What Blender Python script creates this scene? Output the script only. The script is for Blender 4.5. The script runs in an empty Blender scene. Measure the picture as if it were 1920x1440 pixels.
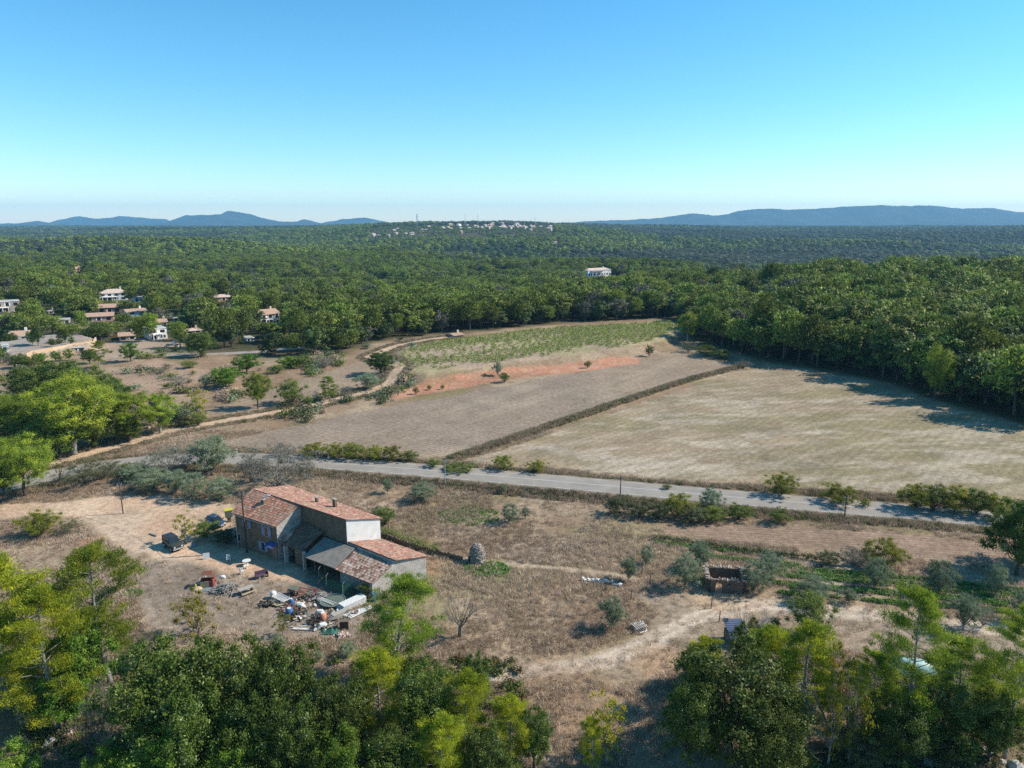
import bpy, math, random
import numpy as np
from mathutils import Vector, Matrix

# ------------------------------------------------------------------ camera, sky, sun, exposure
F_PX, CAM_H, PITCH = 1331.0, 45.0, math.radians(12.95)
SC = bpy.context.scene
COL = SC.collection
cam_d = bpy.data.cameras.new('camera'); cam_d.sensor_width = 36.0
cam_d.lens = 36.0 * F_PX / 1920.0; cam_d.clip_start = 0.5; cam_d.clip_end = 60000
cam = bpy.data.objects.new('camera', cam_d); COL.objects.link(cam)
cam.location = (0, 0, CAM_H); cam.rotation_euler = (math.pi / 2 - PITCH, 0, 0)
SC.camera = cam
SUN_EL, SUN_AZ = math.radians(39.5), math.radians(9.0)      # azimuth from +X towards +Y
world = bpy.data.worlds.new("World"); SC.world = world; world.use_nodes = True
wn = world.node_tree.nodes; wl = world.node_tree.links
bg = wn['Background']; sky = wn.new('ShaderNodeTexSky'); sky.sky_type = 'NISHITA'
sky.sun_disc = False; sky.sun_elevation = SUN_EL; sky.sun_rotation = math.pi / 2 - SUN_AZ
sky.air_density = 1.0; sky.dust_density = 0.12; sky.ozone_density = 4.8; sky.altitude = 900
hsv = wn.new('ShaderNodeHueSaturation'); hsv.inputs['Saturation'].default_value = 1.22; hsv.inputs['Hue'].default_value = 0.483
wl.new(sky.outputs[0], hsv.inputs['Color']); wl.new(hsv.outputs[0], bg.inputs[0]); bg.inputs[1].default_value = 0.15
sd = bpy.data.lights.new('sun', 'SUN'); sd.energy = 5.0; sd.angle = math.radians(0.53); sd.color = (1.0, 0.925, 0.81)
sun = bpy.data.objects.new('sun', sd); COL.objects.link(sun)
sdir = Vector((math.cos(SUN_EL) * math.cos(SUN_AZ), math.cos(SUN_EL) * math.sin(SUN_AZ), math.sin(SUN_EL)))
sun.rotation_euler = sdir.to_track_quat('Z', 'Y').to_euler(); sun.location = (60, 40, 90)
SC.view_settings.view_transform = 'Standard'; SC.view_settings.look = 'None'
SC.view_settings.exposure = 0.4; SC.view_settings.gamma = 1.0
SC.render.engine = 'CYCLES'
SC.cycles.max_bounces = 6; SC.cycles.diffuse_bounces = 2; SC.cycles.glossy_bounces = 2
SC.cycles.transmission_bounces = 3; SC.cycles.transparent_max_bounces = 6; SC.cycles.volume_bounces = 0
SC.cycles.use_denoising = False

R = np.random.RandomState(7)
random.seed(5)
rad = math.radians

# ------------------------------------------------------------------ surveying: image ray -> ground point
def ray(px, py):
    a = (np.asarray(px, float) - 960) / F_PX; b = (720 - np.asarray(py, float)) / F_PX
    return a, math.cos(PITCH) + b * math.sin(PITCH), -math.sin(PITCH) + b * math.cos(PITCH)
def at(px, py, z=0.0):
    a, y, dz = ray(px, py); t = (z - CAM_H) / dz
    return np.array([a * t, y * t, z + 0 * t])
def poly(pts, z=0.0):
    return np.array([at(x, y, z)[:2] for x, y in pts])
def height_at(bx, by, ty, z0=0.0):
    p = at(bx, by, z0); _, y, dz = ray(bx, ty)
    return CAM_H + p[1] / y * dz - z0
def pxm(y):                                  # full-size pixels per metre at depth y
    return F_PX / (y * 1.0)

# ------------------------------------------------------------------ noise helpers
_perm = R.randint(0, 1 << 30, 4096)
def vnoise(x, y, seed=0):
    xi = np.floor(x).astype(np.int64); yi = np.floor(y).astype(np.int64)
    xf = x - xi; yf = y - yi
    u = xf * xf * (3 - 2 * xf); v = yf * yf * (3 - 2 * yf)
    def h(a, b):
        k = (a * 374761393 + b * 668265263 + seed * 1442695041) & 0x7fffffff
        k = ((k ^ (k >> 13)) * 1274126177) & 0x7fffffff
        return ((k ^ (k >> 16)) & 0xffff) / 65535.0
    return (h(xi, yi) * (1 - u) + h(xi + 1, yi) * u) * (1 - v) + (h(xi, yi + 1) * (1 - u) + h(xi + 1, yi + 1) * u) * v
def fbm(x, y, s, o=4, seed=0):
    r = 0; a = 0.5; t = 0
    for i in range(o):
        r = r + a * vnoise(x / s + 17.3 * i, y / s - 9.1 * i, seed + i); t += a; a *= .5; s *= .5
    return r / t
def sstep(a, b, x):
    t = np.clip((x - a) / (b - a), 0, 1); return t * t * (3 - 2 * t)
def seg_dist(x, y, P, closed=False):
    d = np.full(np.shape(x), 1e9)
    n = len(P)
    for i in range(n if closed else n - 1):
        ax, ay = P[i]; bx, by = P[(i + 1) % n]
        dx, dy = bx - ax, by - ay; L = dx * dx + dy * dy + 1e-9
        t = np.clip(((x - ax) * dx + (y - ay) * dy) / L, 0, 1)
        d = np.minimum(d, np.hypot(x - ax - t * dx, y - ay - t * dy))
    return d
def inside(x, y, P):
    c = np.zeros(np.shape(x), bool); n = len(P)
    for i in range(n):
        x1, y1 = P[i]; x2, y2 = P[(i + 1) % n]
        if y1 == y2: continue
        c ^= ((y1 > y) != (y2 > y)) & (x < (x2 - x1) * (y - y1) / (y2 - y1) + x1)
    return c
def sdf(x, y, P):                             # negative inside
    d = seg_dist(x, y, P, True)
    return np.where(inside(x, y, P), -d, d)

# ------------------------------------------------------------------ the land: outlines of fields and tracks
Z_STUB = poly([(385, 834), (560, 797), (690, 768), (870, 738), (1000, 714), (1100, 697), (1200, 676), (1262, 665), (1368, 684), (1300, 704), (1180, 743), (1040, 788), (930, 826), (850, 856), (790, 858), (700, 848), (600, 842), (480, 840)])
Z_BANK = poly([(845, 862), (930, 834), (1040, 796), (1180, 749), (1300, 710), (1392, 688)])
Z_MOWN = poly([(868, 864), (960, 838), (1060, 803), (1200, 757), (1330, 714), (1410, 692), (1560, 706), (1650, 724), (1920, 812), (2200, 905), (2200, 1010), (1920, 956), (1700, 936), (1500, 918), (1400, 908), (1200, 892), (1000, 872)])
Z_VINE = poly([(745, 655), (800, 640), (930, 624), (1060, 612), (1262, 604), (1290, 618), (1230, 640), (1150, 654), (1000, 672), (890, 688), (800, 700), (735, 692)], 2.5)
Z_RED = poly([(735, 741), (850, 722), (950, 708), (1050, 696), (1195, 675), (1202, 664), (1150, 667), (1050, 680), (950, 692), (860, 704), (790, 714), (745, 728)], 1.0)
Z_TRACK = poly([(40, 895), (105, 868), (200, 842), (330, 806), (450, 785), (560, 765), (680, 738), (725, 722), (752, 702), (725, 682), (692, 668), (740, 649), (800, 637), (860, 630)])
Z_YARD = poly([(-60, 985), (-60, 950), (100, 944), (200, 932), (300, 930), (400, 938), (445, 948), (430, 985), (520, 1045), (580, 1065), (560, 1090), (480, 1080), (420, 1075), (380, 1060), (300, 1050), (235, 1030), (180, 1000), (150, 972), (60, 968)])
Z_SOIL = poly([(250, 1060), (350, 1040), (480, 1075), (600, 1085), (660, 1120), (690, 1150), (670, 1200), (560, 1195), (430, 1185), (330, 1200), (270, 1170)])
Z_SLAB = poly([(348, 1030), (392, 1012), (470, 1030), (560, 1060), (538, 1078), (470, 1077), (400, 1058)])
Z_PATH = poly([(880, 1268), (1000, 1262), (1120, 1245), (1200, 1215), (1265, 1180), (1330, 1150), (1420, 1135), (1560, 1150), (1700, 1165), (1920, 1200)])
Z_WAY = poly([(875, 1045), (960, 1057), (1060, 1066), (1150, 1076), (1190, 1085)])
Z_MOWY = poly([(1180, 1110), (1330, 1115), (1460, 1120), (1640, 1150), (1920, 1190), (1920, 1250), (1650, 1240), (1420, 1190), (1300, 1250), (1150, 1290), (1090, 1265), (1200, 1200), (1230, 1150)])
Z_PLOU = poly([(1240, 985), (1330, 984), (1600, 1000), (1780, 1015), (1885, 1030), (1990, 1045), (1990, 1085), (1885, 1068), (1700, 1052), (1500, 1030), (1350, 1014), (1245, 1004)])
Z_GARD = poly([(1420, 1050), (1600, 1062), (1920, 1095), (2000, 1110), (2000, 1150), (1920, 1138), (1700, 1122), (1500, 1108), (1440, 1100)])
Z_LFLD = poly([(395, 772), (470, 740), (560, 715), (640, 690), (700, 668), (735, 690), (715, 712), (640, 735), (520, 757), (430, 775)])
Z_LFL2 = poly([(180, 712), (230, 690), (290, 672), (370, 690), (420, 700), (330, 735), (230, 745)])
Z_LFL3 = poly([(-80, 700), (0, 668), (60, 690), (110, 705), (60, 740), (-80, 760)])
Z_PLAT = poly([(54, 661), (90, 655), (130, 648), (172, 643), (178, 634), (150, 626), (60, 630), (20, 638), (-40, 642), (-60, 658), (20, 664)], 3.2)
Z_ROAD = poly([(-160, 965), (-60, 935), (60, 905), (110, 893), (200, 877), (290, 868), (360, 864), (430, 864), (510, 867), (600, 872.5), (700, 880), (820, 889.5), (950, 901), (1080, 912.5), (1240, 927), (1420, 943), (1600, 958), (1750, 970), (1880, 983), (2050, 997), (2400, 1026)])
Z_LANE = poly([(200, 668), (290, 665), (380, 664), (470, 660), (560, 652)])
# line behind which the woods begin
WOOD_EDGE = [(-900, 648), (0, 640), (185, 645), (340, 656), (440, 664), (560, 672), (640, 664), (700, 640), (800, 630), (930, 618), (1060, 605), (1262, 598), (1300, 640), (1420, 676), (1560, 700), (1650, 718), (1760, 757), (1920, 803), (2300, 905)]

# relief table: rows = distance, columns = bearing
_ys = [20, 250, 340, 450, 620, 850, 1100, 1400, 1800, 2400, 3200, 4500, 7000, 11000, 20000]
_px = [-700, 0, 200, 400, 560, 720, 900, 1050, 1200, 1400, 1650, 1920, 2600]
_tb = [[0] * 13, [0] * 9 + [0, 1, 1, 1],
 [0, 0, 0, 0, 0, 0, 0, 0, 0, 2, 4, 5, 6],
 [2, 2, 1, 0, -2, -4, -5, -3, 0, 5, 7, 8, 8],
 [7, 5, -3, -6, -6, -9, -13, -2, 1, -2, -16, -20, -22],
 [4, 2, -2, -8, 2, -4, -20, 6, 6, -8, -36, -36, -36],
 [4, 5, 8, 12, 13, 10, -8, -22, -22, -30, -34, -32, -30],
 [10, 13, 27, 20, -10, -12, -14, -16, -14, -16, -22, -22, -20],
 [-14, -14, -8, -18, -22, -12, -8, -8, -10, -10, -14, -14, -14],
 [-18, -18, -18, -14, -4, 34, 46, 32, 4, -6, -8, -2, 0],
 [-8, -6, -4, 0, 4, 20, 28, 24, 10, -4, -6, 14, 16],
 [-14, -12, -12, -10, -4, 6, 12, 10, 4, -6, -12, -2, 0],
 [-20] * 13, [-40] * 13, [-60] * 13]
_gu = np.linspace(-2.0, 2.0, 321); _gl = np.linspace(math.log(20), math.log(20000), 301)
_tbl = np.array(_tb, float); _uc = (np.array(_px) - 960) / F_PX / 1.026
_t1 = np.array([np.interp(_gu, _uc, r) for r in _tbl])
_G = np.array([np.interp(_gl, np.log(_ys), _t1[:, j]) for j in range(len(_gu))]).T
def _blur(A, k, ax):
    w = np.exp(-0.5 * (np.arange(-3 * k, 3 * k + 1) / k) ** 2); w /= w.sum()
    P = np.pad(A, [(3 * k, 3 * k) if i == ax else (0, 0) for i in range(2)], mode='edge')
    return np.apply_along_axis(lambda v: np.convolve(v, w, 'valid'), ax, P)
_G = _blur(_blur(_G, 7, 1), 4, 0)
def land(x, y):
    x = np.asarray(x, float); y = np.asarray(y, float); yy = np.maximum(y, 20.0)
    fu = np.clip((x / yy + 2.0) / 4.0 * 320, 0, 319.999); fl = np.clip((np.log(yy) - _gl[0]) / (_gl[-1] - _gl[0]) * 300, 0, 299.999)
    i = fl.astype(int); j = fu.astype(int); a = fl - i; b = fu - j
    z = (_G[i, j] * (1 - a) + _G[i + 1, j] * a) * (1 - b) + (_G[i, j + 1] * (1 - a) + _G[i + 1, j + 1] * a) * b
    w = sstep(330, 800, yy)
    z = z + w * (fbm(x, y, 420, 3, 3) - .5) * (36 - 20 * sstep(800, 1500, yy)) + w * (fbm(x, y, 150, 2, 9) - .5) * (14 - 8 * sstep(1500, 3000, yy))
    wr = sstep(480, 750, yy) * (1 - .6 * sstep(1800, 3500, yy)); ub = x / yy; wr = wr * (1 - .95 * sstep(1450, 1700, yy) * (1 - sstep(2600, 2900, yy)) * sstep(-.32, -.22, ub) * (1 - sstep(.06, .14, ub))); z = z + wr * ((fbm(x * .42, y, 330, 2, 57) - .5) * 52 - 5)
    z = z + (fbm(x, y, 34, 3, 5) - .5) * 0.8 * (1 - sstep(200, 400, yy))
    near = yy < 480
    if np.any(near):
        xn = x[near] if x.ndim else x; yn = y[near] if y.ndim else y; zn = z[near] if np.ndim(z) else z
        zn = zn + 2.5 * (1 - sstep(-3, 7, sdf(xn, yn, Z_VINE)))
        zn = zn + 3.2 * (1 - sstep(-.6, .9, sdf(xn, yn, Z_PLAT)))
        d = sdf(xn, yn, poly_house); f = 1 - sstep(0, 6, d)
        zn = zn * (1 - f)
        zn = zn + 0.55 * (1 - sstep(0.2, 1.7, seg_dist(xn, yn, Z_BANK)))
        dr = seg_dist(xn, yn, Z_ROAD); f = 1 - sstep(3.6, 6.2, dr)
        zn = zn * (1 - f) + 0.55 * f
        if np.ndim(z): z[near] = zn
        else: z = zn
    return z
poly_house = np.array([(-41, 92), (-39, 98), (-32, 101), (-10, 84.5), (-16.5, 77.5), (-32, 87)])
def lz(x, y): return float(land(np.array([x], float), np.array([y], float))[0])
def gp(px, py):                               # image point -> point on the land
    z = 0.0
    for _ in range(6):
        p = at(px, py, z); z = lz(p[0], p[1])
    return Vector((p[0], p[1], z))

# ------------------------------------------------------------------ materials
def newmat(name):
    m = bpy.data.materials.new(name); m.use_nodes = True
    nt = m.node_tree; return m, nt.nodes, nt.links, nt.nodes['Principled BSDF']
def N(ns, t, **kw):
    n = ns.new(t)
    for k, v in kw.items():
        if k in n.inputs: n.inputs[k].default_value = v
        else: setattr(n, k, v)
    return n
def mat(name, c1, c2=None, scale=3.0, rough=.75, bump=0.0, metal=0.0, detail=5, spec=.3):
    m, ns, ln, b = newmat(name)
    c2 = c2 or tuple(v * .72 for v in c1)
    tc = N(ns, 'ShaderNodeTexCoord'); n = N(ns, 'ShaderNodeTexNoise', Scale=scale, Detail=detail, Roughness=.65)
    rp = N(ns, 'ShaderNodeValToRGB'); rp.color_ramp.elements[0].position = .35; rp.color_ramp.elements[1].position = .65
    rp.color_ramp.elements[0].color = (*c2, 1); rp.color_ramp.elements[1].color = (*c1, 1)
    ln.new(tc.outputs['Object'], n.inputs['Vector']); ln.new(n.outputs['Fac'], rp.inputs[0]); ln.new(rp.outputs[0], b.inputs['Base Color'])
    b.inputs['Roughness'].default_value = rough; b.inputs['Metallic'].default_value = metal; b.inputs['Specular IOR Level'].default_value = spec
    if bump:
        bp = N(ns, 'ShaderNodeBump', Strength=min(1, bump * 4), Distance=bump); ln.new(n.outputs['Fac'], bp.inputs['Height']); ln.new(bp.outputs[0], b.inputs['Normal'])
    return m
def leafmat(name, c1, c2, c3=None, trans=.35, var=.25, spec=.2):
    m, ns, ln, b = newmat(name); ns.remove(b); out = ns['Material Output']
    g = N(ns, 'ShaderNodeNewGeometry'); oi = N(ns, 'ShaderNodeObjectInfo'); tc = N(ns, 'ShaderNodeTexCoord')
    rp = N(ns, 'ShaderNodeValToRGB'); e = rp.color_ramp.elements
    e[0].color = (*c1, 1); e[1].color = (*c2, 1); e[0].position = .15; e[1].position = .75
    if c3: x = e.new(.92); x.color = (*c3, 1)
    nz = N(ns, 'ShaderNodeTexNoise', Scale=.7, Detail=2.0); ln.new(tc.outputs['Object'], nz.inputs['Vector'])
    mx = N(ns, 'ShaderNodeMath', operation='MULTIPLY_ADD'); mx.inputs[1].default_value = .5; ln.new(g.outputs['Random Per Island'], mx.inputs[0])
    m2 = N(ns, 'ShaderNodeMath', operation='MULTIPLY_ADD'); m2.inputs[1].default_value = 1.6; m2.inputs[2].default_value = -.52
    ln.new(nz.outputs['Fac'], m2.inputs[0]); ln.new(m2.outputs[0], mx.inputs[2]); ln.new(mx.outputs[0], rp.inputs[0])
    hs = N(ns, 'ShaderNodeHueSaturation'); mr = N(ns, 'ShaderNodeMapRange'); mr.inputs[3].default_value = 1 - var; mr.inputs[4].default_value = 1 + var
    mh = N(ns, 'ShaderNodeMapRange'); mh.inputs[3].default_value = .488; mh.inputs[4].default_value = .512
    frac = N(ns, 'ShaderNodeMath', operation='FRACT'); ml = N(ns, 'ShaderNodeMath', operation='MULTIPLY'); ml.inputs[1].default_value = 7.31
    ln.new(oi.outputs['Random'], mr.inputs[0]); ln.new(oi.outputs['Random'], ml.inputs[0]); ln.new(ml.outputs[0], frac.inputs[0]); ln.new(frac.outputs[0], mh.inputs[0])
    ln.new(rp.outputs[0], hs.inputs['Color']); ln.new(mr.outputs[0], hs.inputs['Value']); ln.new(mh.outputs[0], hs.inputs['Hue'])
    d = N(ns, 'ShaderNodeBsdfPrincipled', Roughness=.55); d.inputs['Specular IOR Level'].default_value = spec
    t = N(ns, 'ShaderNodeBsdfTranslucent'); ms = N(ns, 'ShaderNodeMixShader'); ms.inputs[0].default_value = trans
    ln.new(hs.outputs[0], d.inputs['Base Color']); ln.new(hs.outputs[0], t.inputs['Color'])
    ln.new(d.outputs[0], ms.inputs[1]); ln.new(t.outputs[0], ms.inputs[2]); ln.new(ms.outputs[0], out.inputs[0])
    return m
M = {}
M['pine'] = leafmat('pine_needles', (.10, .16, .02), (.31, .37, .032), (.54, .55, .06), trans=.42)
M['pine_y'] = leafmat('pine_needles_yellowish', (.13, .19, .018), (.42, .44, .028), (.66, .6, .045), trans=.5)
M['pine_f'] = leafmat('pine_needles_wood', (.05, .085, .018), (.24, .29, .045), (.44,.46,.08), trans=.25, var=.42)
M['oak'] = leafmat('oak_leaves', (.045, .08, .012), (.14, .19, .028), (.36, .4, .17), trans=.3, spec=.2)  # last colour paints leaf highlights as random light specks
M['oak_b'] = leafmat('oak_leaves_bright', (.08, .16, .02), (.2, .33, .035), (.36, .44, .08), trans=.4, spec=.2)
M['oak_f'] = leafmat('oak_leaves_wood', (.03, .055, .015), (.1, .14, .032), trans=.2, var=.42)
M['olive'] = leafmat('olive_leaves', (.13, .17, .085), (.28, .33, .2), trans=.25)
M['yellow'] = leafmat('yellowing_leaves', (.12, .15, .015), (.36, .32, .02), (.5, .36, .03), trans=.45)
M['shrub'] = leafmat('shrub_leaves', (.08, .12, .025), (.22, .26, .05), trans=.3)
M['dshrub'] = leafmat('dark_shrub_leaves', (.06, .075, .03), (.16, .16, .07), trans=.25)
M['cypress'] = leafmat('cypress_foliage', (.02, .04, .012), (.045, .07, .02), trans=.1)
M['golden'] = leafmat('golden_green_leaves', (.12, .15, .02), (.3, .3, .03), (.45, .38, .04), trans=.4)
M['russet'] = leafmat('russet_leaves', (.11, .075, .03), (.2, .13, .055), trans=.3)
M['straw'] = leafmat('dry_straw', (.4, .3, .21), (.68, .54, .4), trans=.3, var=.3)
M['strawd'] = leafmat('dry_brown_grass', (.28, .2, .135), (.5, .38, .27), trans=.3, var=.3)
M['gleaf'] = leafmat('garden_leaves', (.1, .2, .04), (.27, .4, .1), trans=.35)
M['vleaf'] = leafmat('vine_leaves', (.12, .2, .03), (.3, .36, .07), (.42, .36, .08), trans=.4)
M['bark'] = mat('bark_brown', (.12, .095, .075), (.05, .04, .032), 9, .9, .02)
M['barkg'] = mat('bark_grey', (.36, .34, .31), (.15, .14, .125), 9, .9, .02)
M['stone'] = None

# ------------------------------------------------------------------ mesh and object helpers
class MB:
    def __init__(s): s.v = []; s.f = []; s.m = []; s.n = 0; s.uv = None
    def add(s, V, Fc, m=0):
        V = np.asarray(V, float).reshape(-1, 3); s.v.append(V)
        for f in Fc: s.f.append([i + s.n for i in f]); s.m.append(m)
        s.n += len(V)
    def box(s, c, sz, rot=0.0, m=0, tilt=None, taper=1.0):
        hx, hy, hz = [k / 2 for k in sz]
        P = [(-hx, -hy, -hz), (hx, -hy, -hz), (hx, hy, -hz), (-hx, hy, -hz)] + [(x * taper, y * taper, hz) for x, y in ((-hx, -hy), (hx, -hy), (hx, hy), (-hx, hy))]
        Mx = Matrix.Translation(Vector(c)) @ Matrix.Rotation(rot, 4, 'Z')
        if tilt: Mx = Mx @ Matrix.Rotation(tilt[0], 4, 'X') @ Matrix.Rotation(tilt[1], 4, 'Y')
        s.add([tuple(Mx @ Vector(p)) for p in P], [(3, 2, 1, 0), (4, 5, 6, 7), (0, 1, 5, 4), (1, 2, 6, 5), (2, 3, 7, 6), (3, 0, 4, 7)], m)
    def tube(s, pts, rs, k=6, m=0, cap=True):
        pts = [Vector(p) for p in pts]; V = []; Fc = []
        if not hasattr(rs, '__len__'): rs = [rs] * len(pts)
        for i, p in enumerate(pts):
            d = (pts[min(i + 1, len(pts) - 1)] - pts[max(i - 1, 0)]).normalized()
            a = d.orthogonal().normalized() if i == 0 else (pa - d * pa.dot(d)).normalized()
            pa = a; b = d.cross(a)
            for j in range(k):
                t = 2 * math.pi * j / k; V.append(tuple(p + (a * math.cos(t) + b * math.sin(t)) * rs[i]))
        for i in range(len(pts) - 1):
            for j in range(k):
                Fc.append((i * k + j, i * k + (j + 1) % k, (i + 1) * k + (j + 1) % k, (i + 1) * k + j))
        if cap: Fc.append(tuple(range(k - 1, -1, -1))); Fc.append(tuple((len(pts) - 1) * k + j for j in range(k)))
        s.add(V, Fc, m)
    def prism(s, P, z0, z1, m=0):             # P = plan outline (ccw); z1 scalar or per-corner list
        n = len(P); z1 = z1 if hasattr(z1, '__len__') else [z1] * n
        V = [(p[0], p[1], z0) for p in P] + [(p[0], p[1], z1[i]) for i, p in enumerate(P)]
        Fc = [tuple(range(n - 1, -1, -1)), tuple(range(n, 2 * n))] + [(i, (i + 1) % n, n + (i + 1) % n, n + i) for i in range(n)]
        s.add(V, Fc, m)
    def build(s, name, mats, parent=None, smooth=False, loc=None):
        me = bpy.data.meshes.new(name)
        if s.v:
            V = np.concatenate(s.v)
            if loc is not None: V = V - np.array(loc)
            me.from_pydata(V.tolist(), [], s.f)
        for mm in (mats if isinstance(mats, (list, tuple)) else [mats]): me.materials.append(mm)
        if any(s.m): me.polygons.foreach_set('material_index', s.m)
        if smooth: me.polygons.foreach_set('use_smooth', [True] * len(me.polygons))
        me.update()
        o = bpy.data.objects.new(name, me); COL.objects.link(o)
        if parent: o.parent = parent
        if loc is not None: o.location = loc
        return o
def fastmesh(name, V, Q, mats, midx=None):
    me = bpy.data.meshes.new(name); k = Q.shape[1]
    me.vertices.add(len(V)); me.vertices.foreach_set('co', np.asarray(V, np.float32).ravel())
    me.loops.add(Q.size); me.loops.foreach_set('vertex_index', Q.astype(np.int32).ravel())
    me.polygons.add(len(Q)); me.polygons.foreach_set('loop_start', np.arange(0, Q.size, k, dtype=np.int32)); me.polygons.foreach_set('loop_total', np.full(len(Q), k, np.int32))
    for mm in mats: me.materials.append(mm)
    if midx is not None: me.polygons.foreach_set('material_index', np.asarray(midx, np.int32))
    me.polygons.foreach_set('use_smooth', [False] * len(Q)); me.update(calc_edges=True); me.validate(); return me
def tag(o, label=None, cat=None, group=None, kind=None):
    if label: o['label'] = label
    if cat: o['category'] = cat
    if group: o['group'] = group
    if kind: o['kind'] = kind
    return o
def empty(name, loc, rz=0.0, label=None, cat=None, group=None):
    o = bpy.data.objects.new(name, None); COL.objects.link(o); o.location = loc; o.rotation_euler = (0, 0, rz); o.empty_display_size = .3
    return tag(o, label, cat, group)
def link(name, me, parent=None):
    o = bpy.data.objects.new(name, me); COL.objects.link(o)
    if parent: o.parent = parent
    return o

# ------------------------------------------------------------------ haze: one closed box of thin even air
HZ = True
def build_haze():
    mb = MB(); mb.box((0, 5000, 105), (20000, 14400, 400)); m = bpy.data.materials.new('haze_air'); m.use_nodes = True
    ns, ln = m.node_tree.nodes, m.node_tree.links; ns.clear()
    o = ns.new('ShaderNodeOutputMaterial'); v = ns.new('ShaderNodeVolumePrincipled')
    v.inputs['Color'].default_value = (.32, .68, 1.0, 1); v.inputs['Density'].default_value = 0.00007; v.inputs['Anisotropy'].default_value = 0.0
    ln.new(v.outputs[0], o.inputs['Volume'])
    tag(mb.build('haze', m), 'thin blue air haze over the far hills', 'haze', kind='stuff')

# ------------------------------------------------------------------ ground
def ground_colour(x, y):
    n1 = fbm(x, y, 9, 4, 21); n2 = fbm(x, y, 30, 3, 33); n3 = fbm(x, y, 2.2, 3, 41)
    far = y > 480
    c = np.empty((len(x), 3))
    def mix(w, col):
        w = np.clip(w, 0, 1)[:, None]; c[:] = c * (1 - w) + np.array(col) * w
    c[:] = (.30, .215, .135)
    mix(sstep(.42, .62, n1), (.37, .285, .19)); mix(sstep(.5, .66, n2) * .6, (.27, .17, .1)); mix(sstep(.58, .7, fbm(x, y, 14, 3, 77)) * .55, (.2, .19, .075))
    mix(sstep(.55, .75, n3) * .5, (.17, .12, .075))
    jit = (n1 - .5) * 2.6 + (n3 - .5) * 1.4
    def region(Z, col, soft=.5, jmul=1.0, w=1.0, s=None):
        d = np.full(len(x), 99.0); k = y < 520; d[k] = s(x[k], y[k]) if s else sdf(x[k], y[k], Z)
        q = (1 - sstep(-soft, soft, d + jit * jmul)) * w; mix(q, col); return q
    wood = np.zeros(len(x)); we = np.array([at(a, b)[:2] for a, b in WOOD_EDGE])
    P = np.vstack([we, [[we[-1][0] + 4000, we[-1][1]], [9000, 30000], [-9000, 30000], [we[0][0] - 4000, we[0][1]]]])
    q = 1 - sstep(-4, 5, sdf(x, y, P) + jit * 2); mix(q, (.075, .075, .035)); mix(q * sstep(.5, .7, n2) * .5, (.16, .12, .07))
    # slope in front of the camera is half wooded, with brown leaf litter
    q = (1 - sstep(60, 68, y + jit * 3)) * (sstep(8, 16, np.abs(x - 12) + jit)); mix(q * .55, (.16, .11, .06)); mix(q * sstep(.5, .6, n1) * .6, (.1, .09, .04))
    region(Z_LFLD, (.3, .23, .16)); region(Z_LFL2, (.36, .25, .17)); region(Z_LFL3, (.3, .23, .15))
    q = region(Z_STUB, (.315, .245, .175), .6)
    dirn = np.array([.62, .78]); s = (x * dirn[1] - y * dirn[0])
    mix(q * (.5 + .5 * np.sin(s / 2.6 * 2 * math.pi)) * .25, (.2, .155, .115)); mix(q * sstep(.4, .65, fbm(x, y, 40, 3, 12)) * .5, (.25, .2, .16)); mix(q * sstep(.55, .7, fbm(s * 6, x, 30, 3, 15)) * .4, (.38, .31, .22))
    q = region(Z_MOWN, (.33, .255, .165), .8)
    t = x * .35 - y * .94
    mix(q * sstep(.44, .62, fbm(x, y * 2, 26, 4, 52)) * .7, (.245, .21, .11)); mix(q * sstep(.6, .67, fbm(x + y * .5, y * 2.5, 14, 5, 63)) * .6, (.46, .395, .31)); mix(q * sstep(.6, .68, fbm(x * .5 + y, y * 2 - x * .3, 5, 3, 64)) * .35, (.5, .44, .36)); mix(q * sstep(.6, .7, fbm(x, y, 5, 3, 68)) * .4, (.2, .18, .11))
    mix(q * sstep(.35, 1, np.sin(t / 4.2 * 2 * math.pi) + (n3 - .5)) * .4, (.22, .2, .11)); mix(q * sstep(.8, 1, np.sin((t + 40 * fbm(x, y, 200, 2, 4)) / 13 * 2 * math.pi)) * .35, (.42, .36, .27))
    q = region(Z_VINE, (.37, .29, .2)); mix(q * sstep(.4, .6, fbm(x, y, 18, 3, 90)) * .5, (.3, .29, .12))
    q = region(Z_RED, (.46, .22, .13), .5); mix(q * sstep(.5, .65, n3) * .6, (.5, .31, .21)); mix(q * sstep(.58, .66, n1) * .6, (.3, .17, .09))
    region(None, (.2, .175, .1), .8, .8, .85, lambda a, b: seg_dist(a, b, Z_BANK) - 1.1)
    q = region(Z_PLOU, (.3, .215, .15), .6, .6); mix(q * (.5 + .5 * np.sin((y + x * .07) / 1.5 * 2 * math.pi)) * .35, (.2, .13, .09)); mix(q * sstep(.5, .65, n3) * .4, (.38, .27, .19)); region(Z_GARD, (.42, .34, .24), .8)
    region(Z_MOWY, (.33, .27, .2), .9, 1.3, .7); q = region(Z_SOIL, (.29, .235, .185), .8, 1., .9); mix(q * sstep(.45, .6, fbm(x, y, 5, 4, 44)) * .55, (.2, .16, .12)); mix(q * sstep(.58, .66, fbm(x, y, 3, 3, 45)) * .5, (.42, .35, .27))
    region(None, (.58, .49, .39), .5, .6, .95, lambda a, b: seg_dist(a, b, Z_PATH) - 1.3); region(None, (.36, .29, .21), .3, .4, .6, lambda a, b: seg_dist(a, b, Z_PATH) - .35); region(None, (.45, .35, .25), .3, .2, .85, lambda a, b: seg_dist(a, b, Z_WAY) - .5)
    q = region(Z_YARD, (.56, .425, .3), .6, .7); mix(q * sstep(.45, .62, fbm(x, y, 12, 3, 71)) * .6, (.52, .34, .22)); mix(q * sstep(.55, .7, fbm(x, y, 6, 3, 73)) * .5, (.38, .3, .21))
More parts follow.
